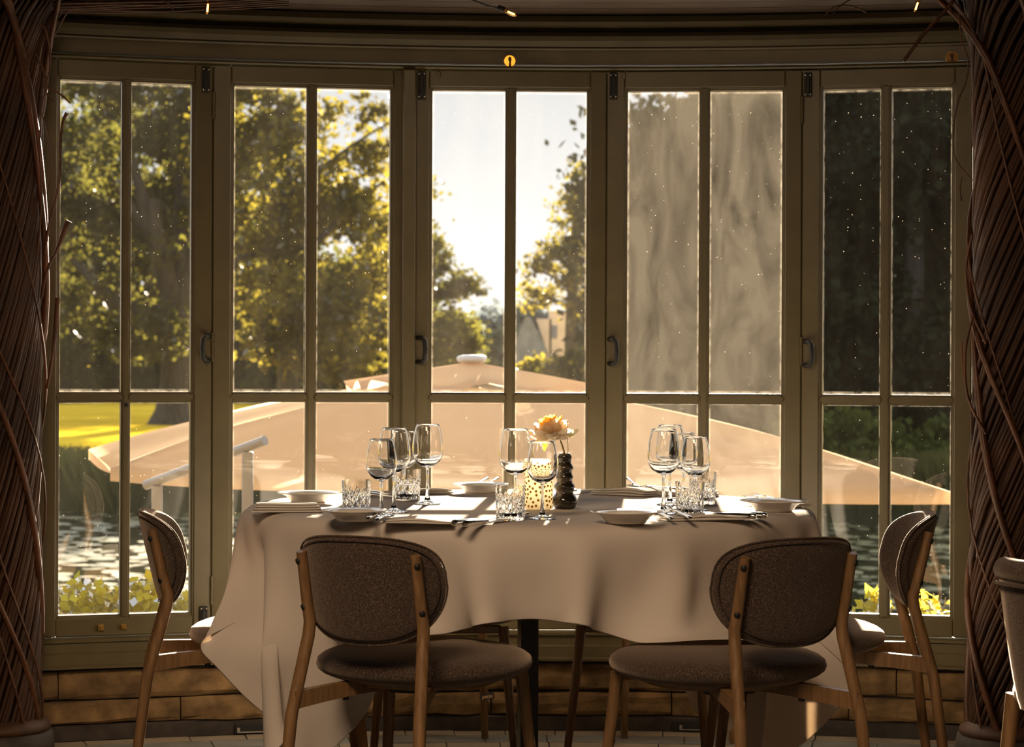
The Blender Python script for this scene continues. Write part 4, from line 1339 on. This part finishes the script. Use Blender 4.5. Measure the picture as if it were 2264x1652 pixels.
# stems running along the ceiling
gv = tag(empty('ceiling_vine', at(300, 18, 6.42)), 'bundle of bare brown vine stems running along the ceiling at upper left', 'vine')
for k_ in range(6):
    y0 = 2 + 4.5 * k_
    px_twig(gv, [(60, y0 + 6), (160, y0 + 4 + 3 * math.sin(k_)), (260, y0 + 2), (380, y0 + 4 * math.sin(2 * k_)), (520, y0 - 5), (640, y0 - 12)], 6.40 + 0.02 * k_, [0.006, 0.005, 0.005, 0.004, 0.003, 0.002], 'stem')
px_twig(gv, [(350, -8), (372, 8), (382, 22)], 6.36, 0.0025, 'stem')
gv2 = tag(empty('ceiling_vine', at(1880, 14, 6.45)), 'thin dark vine twigs on the ceiling at upper right', 'vine')
px_twig(gv2, [(1826, 30), (1848, 14), (1880, 13), (1915, 27)], 6.45, 0.002, 'stem')
px_twig(gv2, [(1842, 30), (1862, 10), (1890, -6)], 6.45, 0.002, 'stem')

# string light bulbs
def bulb(px, py, ang, label, cable):
    p = at(px, py, 6.42)
    r_ = tag(empty('string_bulb', p), label, 'light bulb', 'small lit bulbs on the ceiling')
    mt = Matrix.Rotation(ang, 4, 'Y')            # local -z is the bulb tip
    MB().lathe([(0, 0.030), (0.007, 0.029), (0.0085, 0.018), (0.0085, 0.008), (0.006, 0.006), (0, 0.006)], 14, mtx=mt).build('socket', M['black'], r_)
    MB().lathe([(0.0055, 0.007), (0.0065, 0.0), (0.0075, -0.012), (0.0065, -0.022), (0.003, -0.030), (0, -0.031)], 16, mtx=mt).build('glass', M['amber_glass'], r_)
    MB().tube([mt @ Vector((0, 0, -0.002)), mt @ Vector((0.001, 0, -0.024))], 0.0034, 8).build('filament', M['filament'], r_)
    if cable:
        P_ = [at(a, b_, 6.42) - p for a, b_ in cable]
        MB().tube(P_, 0.0022, 6).build('cable', M['black'], r_)
bulb(460, 8, 0.12, 'tiny lit bulb on the ceiling at upper left, among the vine stems', [(459, -14), (440, -20), (400, -16)])
bulb(1121, 25, -1.15, 'tiny lit bulb on a black cable above the middle window', [(1103, 18), (1075, 12), (1035, -4)])
bulb(2030, 4, 0.35, 'tiny lit bulb on the ceiling at upper right', [(2036, -14), (2060, -20), (2100, -22)])
# brass roundels on the frieze, their reflected gleam put in as emission
for px, py, mm, lab in ((1127, 135, 'brass_glow', 'brass roundel, reflected gleam put in as glow, on the beam above the middle window'), (2105, 128, 'brass_dim', 'dim brass roundel on the beam near the right column')):
    a_ = arc_pt(px, 0.021); d_ = a_.y
    p = at(px, py, d_)
    nrm = (Vector((ACX, ACY, 0)) - Vector((p.x, p.y, 0))).normalized()
    r_ = tag(empty('frieze_roundel', p), lab, 'lamp')
    mt = nrm.to_track_quat('Z', 'Y').to_matrix().to_4x4()
    MB().lathe([(0.0178, -0.004), (0.0190, 0.003), (0.0178, 0.005), (0.0168, 0.003)], 28, mtx=mt).build('rim', M['brass'], r_)
    MB().lathe([(0.0170, -0.003), (0.0165, 0.004), (0.010, 0.006), (0, 0.007)], 28, mtx=mt).build('lens', M[mm], r_)  # disc face, glowing in place of a brass reflection
    z_ = Vector((0, 0, 1))
    s_ = nrm.cross(z_)
    MB().prism([(-0.0035, -0.0175), (0.0045, -0.0175), (0.0035, -0.004), (0.0055, 0.004), (0.003, 0.012), (-0.003, 0.012), (-0.0055, 0.004), (-0.002, -0.004)], -0.009, -0.005,
               mtx=Matrix((( -s_.x, -nrm.x, 0, 0), (-s_.y, -nrm.y, 0, 0), (0, 0, 1, 0), (0, 0, 0, 1)))).build('dark_tongue', M['cane'], r_)

# ------------------------------------------------------------------ outdoors: ground, pond, terrace
GZ = -1.5           # lawn level
WZ = -1.9           # pond level
def strip(name, rows, m_, kind='structure'):
    return tag(MB().grid(rows, smooth=True).build(name, m_), kind=kind)
# lawn with a sloping bank down to the pond
xs = np.linspace(-160, 160, 321)
def bank_y(x_): return 44.5 + 1.2 * math.sin(x_ * 0.35) + 0.5 * math.sin(x_ * 1.1)
rows = []
for off, z in ((-0.6, WZ - 0.35), (0.0, WZ - 0.02), (0.8, WZ + 0.18), (5.0, GZ), (30, GZ), (80, GZ + 0.05), (160, GZ + 0.1), (420, GZ + 0.3), (1400, GZ + 0.3)):
    rows.append([(x_ * (1 + off / 150), bank_y(x_) + off, z + 0.04 * math.sin(x_ * 0.7 + off)) for x_ in xs])
lawn = strip('lawn', rows, M['lawn'])
tag(MB().box((0, 27.0, WZ - 0.02), (90, 42.0, 0.04)).build('pond', M['water']), kind='structure')
tag(MB().box((0, 26.0, WZ - 0.5), (400, 60.0, 0.5)).build('pond_bed', M['earth']), kind='structure')
tag(MB().box((0.2, 11.9, -1.81), (7.4, 6.6, 0.22), bev=0.02).build('terrace', M['terrace']), kind='structure')
# planted bank just outside the window
tag(MB().box((0, 8.0, -0.62), (9.6, 1.3, 0.9), bev=0.08).build('planting_bed', M['earth']), kind='structure')
tag(MB().box((0, 8.0, -1.75), (9.6, 2.2, 1.4)).build('retaining_wall', M['stone']), kind='structure')

# lily pads
LZ = WZ + 0.004
lm = []
for v in range(3):
    n_ = 16; vs = [(0, 0, 0.006)]
    for i in range(n_ + 1):
        a = 0.22 + (2 * PI - 0.44) * i / n_
        r_ = 1 + 0.05 * math.sin(a * 3 + v)
        vs.append((r_ * math.cos(a), r_ * math.sin(a), 0.010 + 0.02 * math.sin(a * 2 + v) + 0.014))
    fs = [(0, i, i + 1) for i in range(1, n_ + 1)]
    me = MB().add(vs, fs, True).mesh('lily_pad'); me.materials.append(M['lily']); lm.append(me)
placed = []
def pads(px0, px1, y0, y1, count):
    t_ = 0; n0 = len(placed)
    while len(placed) - n0 < count and t_ < count * 60:
        t_ += 1
        d = random.uniform(y0, y1)
        px = random.uniform(px0, px1)
        x_ = (px - CX) / F * d
        r_ = random.uniform(0.13, 0.24)
        if any((x_ - a) ** 2 + (d - b_) ** 2 < (0.86 * (r_ + c_)) ** 2 for a, b_, c_ in placed): continue
        placed.append((x_, d, r_))
        o = bpy.data.objects.new('lily_pad', lm[random.randrange(3)]); COL.objects.link(o)
        o.location = (x_, d, LZ); o.scale = (r_, r_, r_ * random.uniform(0.6, 1.4)); o.rotation_euler = (random.uniform(-.05, .05), random.uniform(-.05, .05), random.uniform(0, 6.3))
        side = px0 < 1000
        tag(o, 'pale lily pad floating on the dark pond beyond the left windows' if side else 'lily pad floating on the dark pond beyond the right windows', 'lily pad',
            'lily pads on the pond, left' if side else 'lily pads on the pond, right')
pads(112, 560, 26.5, 44.0, 205)
pads(1840, 2125, 26.5, 42, 90)

# reeds on the far bank
def reeds(name, x0, x1, n_, h, label, yoff=(0.0, 1.6)):
    r_ = tag(empty(name, ((x0 + x1) / 2, bank_y((x0 + x1) / 2) + 0.6, WZ)), label, 'reeds', kind='stuff')
    x_ = rng.uniform(x0, x1, n_); y_ = np.array([bank_y(v) for v in x_]) + rng.uniform(*yoff, n_)
    hh = h * rng.uniform(0.55, 1.1, n_); wd = rng.uniform(0.02, 0.045, n_)
    lx, ly = rng.normal(0, 0.22, n_) * hh, rng.normal(0, 0.12, n_) * hh
    b0 = np.stack([x_ - wd, y_, np.full(n_, WZ)], 1); b1 = np.stack([x_ + wd, y_, np.full(n_, WZ)], 1)
    t1 = np.stack([x_ + lx + wd * .3, y_ + ly, WZ + hh], 1); t0 = np.stack([x_ + lx - wd * .3, y_ + ly, WZ + hh], 1)
    o = quads_obj('reed_blades', np.stack([b0, b1, t1, t0], 1), M['reed'], r_)
    o['kind'] = 'stuff'
    return r_
reeds('reeds', -10.5, -4.2, 9000, 1.10, 'olive reeds and grasses on the far pond bank, at left')
reeds('reeds', 5.6, 11.5, 7000, 1.10, 'dark green reeds on the far pond bank, at right')
reeds('reeds', -4.2, 5.6, 4500, 0.9, 'reeds on the far pond bank behind the parasol')

# ------------------------------------------------------------------ trees
TRUNK_BR = {}
def tree(name, label, base, trunk, crowns, leafm, size, group=None, branches=(), aspect=1.5):
    """trunk: list of (x,y,z,r) world; crowns: (centre, radii, n, clumps, clump radius); branches: lists of world points + radii"""
    r_ = tag(empty(name, base), label, 'tree', group)
    L = Vector(base)
    if trunk:
        MB().tube([Vector(p[:3]) - L for p in trunk], [p[3] for p in trunk], 12).build('trunk', M['bark'], r_)
    for br in branches:
        MB().tube([Vector(p[:3]) - L for p in br], [p[3] for p in br], 8).build('branch', M['bark'], r_)
    C = np.concatenate([ellipsoid_pts(c_, rad, n_, cl_, cr2) for c_, rad, n_, cl_, cr2 in crowns])
    C[:, 2] = np.maximum(C[:, 2], base[2] + 0.15)
    o = quads_obj('foliage', leaf_quads(C, size, aspect), leafm, r_)
    o['kind'] = 'stuff'
    return r_
def w(px, py, d, r_=None):
    v = at(px, py, d)
    return (v.x, v.y, v.z) if r_ is None else (v.x, v.y, v.z, r_)

# big spreading tree on the lawn, left
D = 87.0
b0 = w(378, 938, D)
tree('lawn_tree', 'big spreading tree on the lawn at left, trunk seen through the first window', (b0[0], b0[1], GZ - 0.1),
     [(b0[0], b0[1], GZ - 0.1, 0.95), (b0[0] + .05, b0[1], GZ + 0.5, 0.68), w(385, 860, D, 0.56), w(389, 760, D, 0.54), w(388, 690, D, 0.56), w(395, 620, D, 0.46), w(402, 470, D + .5, 0.32), w(400, 330, D + 1, 0.2)],
     [(w(250, 330, D + 2), (5.6, 4.5, 3.8), 9500, 90, 1.15), (w(200, 590, D + 1), (4.6, 4.5, 3.0), 4200, 52, 1.0), (w(480, 420, D + 2), (3.5, 4, 3.8), 4200, 50, 1.0),
      (w(330, 740, D - 3), (2.2, 1.6, 1.0), 1100, 16, 0.7), (w(60, 480, D + 2), (3.5, 4, 4.5), 3400, 40, 1.1)],
     M['leaf_olive'], 0.25, branches=[
         [w(388, 700, D, .42), w(350, 560, D - .5, .34), w(330, 500, D - 1, .28), w(305, 400, D - 1, .2), w(280, 300, D, .1)],
         [w(390, 680, D, .4), w(365, 590, D - .8, .30), w(345, 510, D - 1.3, .26), w(338, 440, D - 1.3, .18)],
         [w(352, 560, D - .6, .25), w(318, 500, D - 1, .22), w(296, 465, D - 1.2, .16), w(250, 400, D - 1, .08)],
         [w(380, 720, D, .36), w(330, 700, D - 1.2, .30), w(262, 672, D - 2, .26), w(205, 620, D - 2.4, .22), w(160, 575, D - 2.6, .14)],
         [w(392, 650, D, .32), w(440, 560, D, .26), w(520, 500, D + .5, .18), w(610, 450, D + 1, .1)]])
# second tree, seen through the second window
D = 78.0
b0 = w(640, 930, D)
tree('lawn_tree', 'golden green tree on the lawn behind the second window, sky showing through its top', (b0[0], b0[1], GZ - 0.1),
     [(b0[0], b0[1], GZ - 0.1, 0.5), w(636, 840, D, 0.36), w(630, 700, D, 0.3), w(622, 520, D, 0.24), w(640, 340, D, 0.12)],
     [(w(600, 420, D), (2.2, 3.5, 3.4), 3800, 46, 0.9), (w(740, 560, D), (2.4, 3.2, 2.2), 3200, 40, 0.9), (w(690, 300, D + 1), (2.6, 3, 1.6), 900, 34, 0.6), (w(780, 430, D + 1), (2.0, 2.6, 1.3), 750, 26, 0.6),
      (w(620, 690, D - 2), (2.2, 2.5, 1.5), 2200, 30, 0.8), (w(760, 740, D - 2), (2.0, 2.2, 1.6), 2200, 26, 0.8), (w(550, 240, D + 1), (1.5, 2.5, 1.4), 1300, 22, 0.7), (w(820, 300, D + 1), (1.1, 2.0, 1.5), 480, 22, 0.5)],
     M['leaf_gold'], 0.21, branches=[
         [w(628, 640, D, .2), w(680, 560, D - .5, .15), w(760, 470, D - .5, .1), w(850, 400, D, .04)],
         [w(626, 560, D, .2), w(580, 560, D - .8, .15), w(530, 570, D - 1, .1), w(500, 590, D - 1, .05)],
         [w(624, 480, D, .16), w(600, 420, D - .6, .12), w(540, 390, D - 1, .07)],
         [w(630, 440, D, .14), w(700, 380, D - .5, .10), w(780, 320, D, .05), w(860, 270, D, .03)],
         [w(630, 610, D, .16), w(570, 620, D - 1, .1), w(510, 625, D - 1, .06)]])
# woodland behind them
k_ = 0
for px, pt, D, rx in ((20, 300, 128, 6.0), (150, 220, 122, 5.0), (300, 190, 132, 5.5), (430, 330, 126, 5.0), (570, 480, 134, 5.5), (700, 600, 124, 5.0), (800, 650, 130, 4.5), (890, 690, 138, 4.0)):
    top = at(px, pt, D).z; c_z = (top + GZ) / 2
    x_ = at(px, 800, D).x
    tree('woodland_tree', '', (x_, D, GZ), [(x_, D, GZ - .1, 0.45), (x_, D, c_z + 1, 0.25)], [((x_, D, c_z + 0.4), (rx, 3.5, (top - GZ) / 2 * 0.98), 6200, 70, 1.5), ((x_, D + 1, GZ + 0.9), (rx * 1.15, 2.5, 1.7), 2600, 40, 0.8)], M['leaf_green'], 0.36, 'woodland trees beyond the lawn')
WL = ['at far left behind the big lawn tree', 'second from the left, left of the thick trunk', 'left of the thick lawn trunk, third from left', 'right behind the thick lawn trunk', 'behind the golden tree, left half',
      'behind the golden tree, right half', 'low, right of the golden tree', 'lowest, beside the left edge of the middle window']
for o, s_ in zip([o for o in bpy.data.objects if o.name.startswith('woodland_tree')], WL):
    o['label'] = 'dark green woodland tree ' + s_
# trees framing the gap in the middle window
D = 104.0
b0 = w(905, 880, D)
tree('gap_tree', 'feathery tree left of the sky gap, its boughs reaching into the middle window', (b0[0], b0[1], GZ), [(b0[0], b0[1], GZ - .1, .5), w(900, 700, D, .35), w(900, 420, D, .15)],
     [(w(885, 560, D), (1.6, 3, 2.6), 2600, 40, 0.9), (w(960, 625, D), (2.0, 2, 0.75), 700, 22, 0.55), (w(1020, 640, D), (1.2, 1.6, 0.5), 260, 14, 0.4), (w(915, 440, D), (0.8, 1.4, 2.0), 500, 18, 0.6),
      (w(970, 745, D - 2), (1.4, 2.0, 1.5), 1500, 22, 0.8), (w(1020, 775, D - 1), (0.9, 1.6, 0.9), 700, 14, 0.6), (w(965, 560, D), (0.6, 1.2, 1.1), 200, 10, 0.45)],
     M['leaf_olive'], 0.24, branches=[[w(900, 660, D, .2), w(960, 640, D, .12), w(1040, 640, D, .05), w(1080, 640, D, .03)], [w(900, 560, D, .16), w(950, 540, D, .08), w(990, 550, D, .03)]])
D = 92.0
b0 = w(1268, 860, D)
tree('gap_tree', 'airy tree right of the sky gap, dark trunk near the middle window frame', (b0[0], b0[1], GZ), [(b0[0], b0[1], GZ - .1, .32), w(1262, 760, D, .26), w(1266, 600, D, .2), w(1282, 420, D, .1)],
     [(w(1290, 560, D), (0.8, 2.4, 3.0), 1400, 36, 0.6), (w(1215, 610, D), (1.1, 1.6, 1.3), 480, 26, 0.45), (w(1180, 660, D), (0.9, 1.4, 0.5), 330, 16, 0.35), (w(1335, 560, D), (1.0, 2.5, 3.8), 2000, 30, 0.9),
      (w(1255, 500, D), (0.75, 1.4, 1.6), 380, 20, 0.45), (w(1290, 400, D), (0.4, 1.0, 1.0), 200, 12, 0.4), (w(1230, 560, D), (0.9, 1.3, 0.8), 300, 16, 0.4)],
     M['leaf_gold'], 0.17, branches=[[w(1264, 680, D, .12), w(1215, 660, D, .07), w(1165, 655, D, .03)], [w(1266, 600, D, .12), w(1225, 560, D, .06), w(1195, 530, D, .03)], [w(1268, 640, D, .1), w(1220, 610, D, .06), w(1170, 590, D, .03)]])
# distant tree line and house
k_ = 0
FL = ['behind the parasol cap, left', 'just right of the parasol cap', 'behind the middle window bar', 'left of the dark steep roof', 'right of the dark steep roof', 'behind the pale chimney block']
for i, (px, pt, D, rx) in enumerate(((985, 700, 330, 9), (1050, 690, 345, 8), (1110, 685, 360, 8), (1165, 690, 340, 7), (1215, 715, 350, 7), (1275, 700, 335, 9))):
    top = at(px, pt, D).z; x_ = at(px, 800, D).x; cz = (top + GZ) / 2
    tree('far_tree', 'hazy distant tree ' + FL[i], (x_, D, GZ), [(x_, D, GZ, .5), (x_, D, cz, .4)], [((x_, D, cz), (rx, 5, (top - GZ) / 2), 1500, 26, 2.2)], M['leaf_haze_blue'] if i in (1, 2, 3) else M['leaf_haze_pale'], 1.1, 'distant tree line')
D = 210.0
hx = at(1168, 800, D).x
house = tag(empty('house', (hx, D, GZ)), 'distant house with a steep dark pointed roof and a pale tower wall', 'house')
zr = at(1168, 702, D).z - GZ
wl_ = at(1130, 800, D).x - hx; wr_ = at(1218, 800, D).x - hx
MB().prism([(wl_, 0), (wr_, 0), (wr_ * .75, zr * 0.50), (wr_ * 0.82, zr * 0.52), (0.1, zr), (-0.3, zr), (wl_ * 1.1, zr * 0.45)], -3, 3).build('roof', M['roof'], house)
tx0, tx1 = at(1214, 800, D).x - hx, at(1254, 800, D).x - hx
tz = at(1230, 688, D).z - GZ
MB().box(((tx0 + tx1) / 2, 1, tz / 2), (tx1 - tx0, 3, tz)).build('tower_wall', M['render'], house)
MB().prism([(at(1186, 800, D).x - hx, zr * .98), (tx0 + .2, zr * .98), (tx0 + .2, 0), (wr_ * .9, 0), (wr_ * .82, zr * .5)], -0.5, 2.5).build('gable_wall', M['render'], house)
MB().box(((tx0 + tx1) / 2 - .35, -0.52, tz * .72), (0.5, 0.1, 1.2)).build('window', M['roof'], house)
# garden shrubs in the middle distance
for i, (px, py, r1, D, mm, lab) in enumerate(((1178, 826, 0.5, 84, 'leaf_gold', 'low golden bush on the lawn, left of the pale post'), (1262, 828, 0.85, 78, 'leaf_olive', 'rounded olive bush on the lawn under the airy tree'),
                                              (1400, 850, 1.6, 74, 'leaf_gold', 'yellowish bush seen at the lower corner of the dusty window'))):
    c_ = at(px, py, D)
    tree('bush', lab, (c_.x, D, GZ), [], [((c_.x, D, max(c_.z, GZ + r1 * .6)), (r1, r1, r1 * .8), 1500, 22, 0.5)], M[mm], 0.17)['category'] = 'bush'
gp = at(1214, 800, 90)
tag(MB().tube([(gp.x, 90, GZ), (gp.x, 90, GZ + 1.75)], [0.10, 0.08], 8).build('garden_post', M['render']), 'pale upright post on the lawn between two bushes', 'post')
# dark woods on the right
DW = [(1435, 240, 63, 1.5), (1500, 200, 60, 1.7), (1560, 205, 57, 1.9), (1640, 190, 60, 2.1), (1720, 170, 56, 2.4), (1800, 110, 52, 2.8), (1900, 60, 55, 3.2), (2020, 40, 50, 3.2), (2140, 60, 54, 3.6), (2260, 100, 52, 3.6)]
WD = ['behind the left edge of the dusty window', 'just inside the left edge of the dusty window', 'behind the left pane of the dusty window', 'behind the middle bar of the dusty window', 'behind the right pane of the dusty window', 'between the dusty window and the last one',
      'behind the left pane of the last window', 'behind the middle bar of the last window', 'behind the right pane of the last window', 'behind the right hand column']
for i, (px, pt, D, rx) in enumerate(DW):
    top = at(px, pt, D).z; x_ = at(px, 800, D).x; cz = (top + GZ) / 2
    tree('dark_conifer', 'dense dark evergreen ' + WD[i], (x_, D, GZ), [(x_, D, GZ - .1, .35), (x_, D, top - 1, .1)], [((x_, D, cz), (rx, 2.6, (top - GZ) / 2 * 1.02), 10500, 90, 1.0)], M['leaf_dark'], 0.20, 'dark evergreens behind the right windows')
# hedge below them
for i, (px, D, lab) in enumerate(((1790, 47.5, 'rounded green hedge bush behind the parasol, at its right'), (1900, 47.0, 'green hedge bush seen in the left lower pane of the last window'), (2030, 46.8, 'green hedge bush seen in the right lower pane of the last window'), (2150, 47.2, 'green hedge bush at far right by the column'))):
    x_ = at(px, 900, D).x
    tree('hedge_bush', lab, (x_, D, GZ - .3), [], [((x_, D, GZ + 0.55), (0.95, 0.8, 1.0), 2600, 26, 0.4)], M['leaf_hedge'], 0.13)['category'] = 'bush'

# golden shrubs right under the windows
def shrub(x_, y_, h, wd, n_, label):
    r_ = tag(empty('golden_shrub', (x_, y_, -0.18)), label, 'shrub')
    for i in range(9):
        a = random.uniform(0, 6.3); rr_ = random.uniform(0.3, 1) * wd
        MB().tube([(0.02 * math.cos(a), 0.02 * math.sin(a), 0), (rr_ * .5 * math.cos(a), rr_ * .3 * math.sin(a), h * .5), (rr_ * math.cos(a), rr_ * .5 * math.sin(a), h * random.uniform(.7, .98))], [.004, .003, .0015], 5).build('twig', M['stem'], r_)
    C = np.stack([rng.normal(0, wd * .55, n_), rng.normal(0, 0.08, n_), h * rng.uniform(0.25, 1.0, n_) ** 0.7], 1)
    C[:, 2] *= (1 - 0.35 * np.minimum(1, np.abs(C[:, 0]) / wd) ** 2)
    o = quads_obj('leaves', leaf_quads(C, 0.030, 1.7) + np.array(r_.location), M['shrub'], r_)
    o['kind'] = 'stuff'
for px, top, wd, lab in ((165, 1285, .17, 'yellow leaved shrub outside the first window, at its far left'), (238, 1300, .15, 'yellow leaved shrub outside the first window, left pane'), (312, 1278, .16, 'yellow leaved shrub outside the first window, behind the left chair'), (395, 1320, .12, 'low yellow shrub outside the first window, right edge')):
    D = 8.15; h = at(px, top, D).z + 0.18
    shrub(at(px, 1300, D).x, D + random.uniform(-.1, .1), h, wd, 420, lab)
for px, top, wd, lab in ((1935, 1300, .08, 'yellow green shrub outside the last window, left pane'), (2040, 1305, .11, 'yellow green shrub outside the last window, right pane'), (2110, 1335, .10, 'low yellow green shrub beside the right column')):
    D = 8.15; h = at(px, top, D).z + 0.18
    shrub(at(px, 1300, D).x, D + random.uniform(-.1, .1), h, wd, 200, lab)

# ------------------------------------------------------------------ garden parasol
par = tag(empty('garden_parasol', (-0.2, 11.5, -1.70)), 'large square cream parasol with a white cap, on the terrace outside', 'parasol')
pl = par.location
apex = Vector((-0.2, 11.5, 1.055))
corner = {'left': Vector((-2.43, 13.0, 0.592)), 'near': Vector((-1.76, 9.92, 0.642)), 'right': Vector((1.945, 10.0, 0.553)), 'far': Vector((1.3, 13.7, 0.57))}
order = ['left', 'near', 'right', 'far']
for i in range(4):
    a, b_ = corner[order[i]], corner[order[(i + 1) % 4]]
    rows = []
    NU, NV = 18, 22
    for iu in range(NU + 1):
        u_ = 0.24 + 0.76 * iu / NU
        row = []
        for iv in range(NV + 1):
            v_ = iv / NV
            e_ = a.lerp(b_, v_)
            p = apex.lerp(e_, u_)
            sag = 0.16 * u_ * u_ * (4 * v_ * (1 - v_)) * 0.45
            p.z += 0.055 * math.sin(PI * min(u_, 1)) - sag + 0.006 * math.sin(9 * u_ + 13 * v_ + i)
            p += (apex - e_).normalized() * (0.10 * 4 * v_ * (1 - v_) * u_ ** 3)
            row.append(p - pl)
        rows.append(row)
    # short hem hanging from the edge
    rows.append([r_ + Vector((0, 0, -0.055)) for r_ in rows[-1]])
    MB().grid(rows).build('canopy_panel', M['canopy'], par)
    # upper wind vent, with a scalloped edge
    rows = []
    for iu in range(11):
        u_ = 0.03 + 0.28 * iu / 10
        row = []
        for iv in range(17):
            v_ = iv / 16
            e_ = a.lerp(b_, v_)
            p = apex.lerp(e_, u_)
            k_ = iu / 10
            p.z += 0.060 + 0.012 * math.sin(PI * k_) + k_ * k_ * (0.040 * math.cos(v_ * 2 * PI * 2)) - 0.006 * k_
            row.append(p - pl)
        rows.append(row)
    MB().grid(rows).build('vent_flap', M['canopy'], par)
    MB().tube([apex + Vector((0, 0, -0.05)) - pl, a.lerp(apex, 0.02) + Vector((0, 0, -0.02)) - pl], 0.014, 8).build('rib', M['rail'], par)
cc = at(1043, 793, 11.5) - pl
MB().lathe([(0.0, 0.020), (0.045, 0.019), (0.070, 0.013), (0.078, 0.004), (0.076, -0.010), (0.066, -0.018), (0.055, -0.022), (0, -0.022)], 28, c=tuple(cc)).build('cap', M['cap'], par)
MB().lathe([(0.050, -0.015), (0.075, -0.075), (0.13, -0.11)], 24, c=tuple(cc)).build('collar', M['canopy'], par)
MB().tube([(0, 0, 0), (0, 0, 2.74)], 0.035, 14).build('pole', M['rail'], par)
MB().box((0, 0, 0.04), (0.7, 0.7, 0.08), bev=0.02).build('base', M['plinth'], par)

# sloping metal handrail of the outside steps
h0, h1 = at(322, 1073, 9.55), at(586, 974, 9.2)
hr = tag(empty('handrail', ((h0.x + h1.x) / 2, 9.4, -1.70)), 'pale sloping metal handrail outside, left of the parasol', 'handrail')
dvec = (h1 - h0).normalized()
MB().tube([h0 - hr.location, h1 - hr.location], 0.021, 10).build('rail', M['rail'], hr)
for f_ in (0.10, 0.86):
    q = h0.lerp(h1, f_) - hr.location
    MB().box((q.x, q.y, q.z / 2 - 0.01), (0.045, 0.03, q.z - 0.02), bev=0.004).build('post', M['rail'], hr)

bpy.context.view_layer.update()
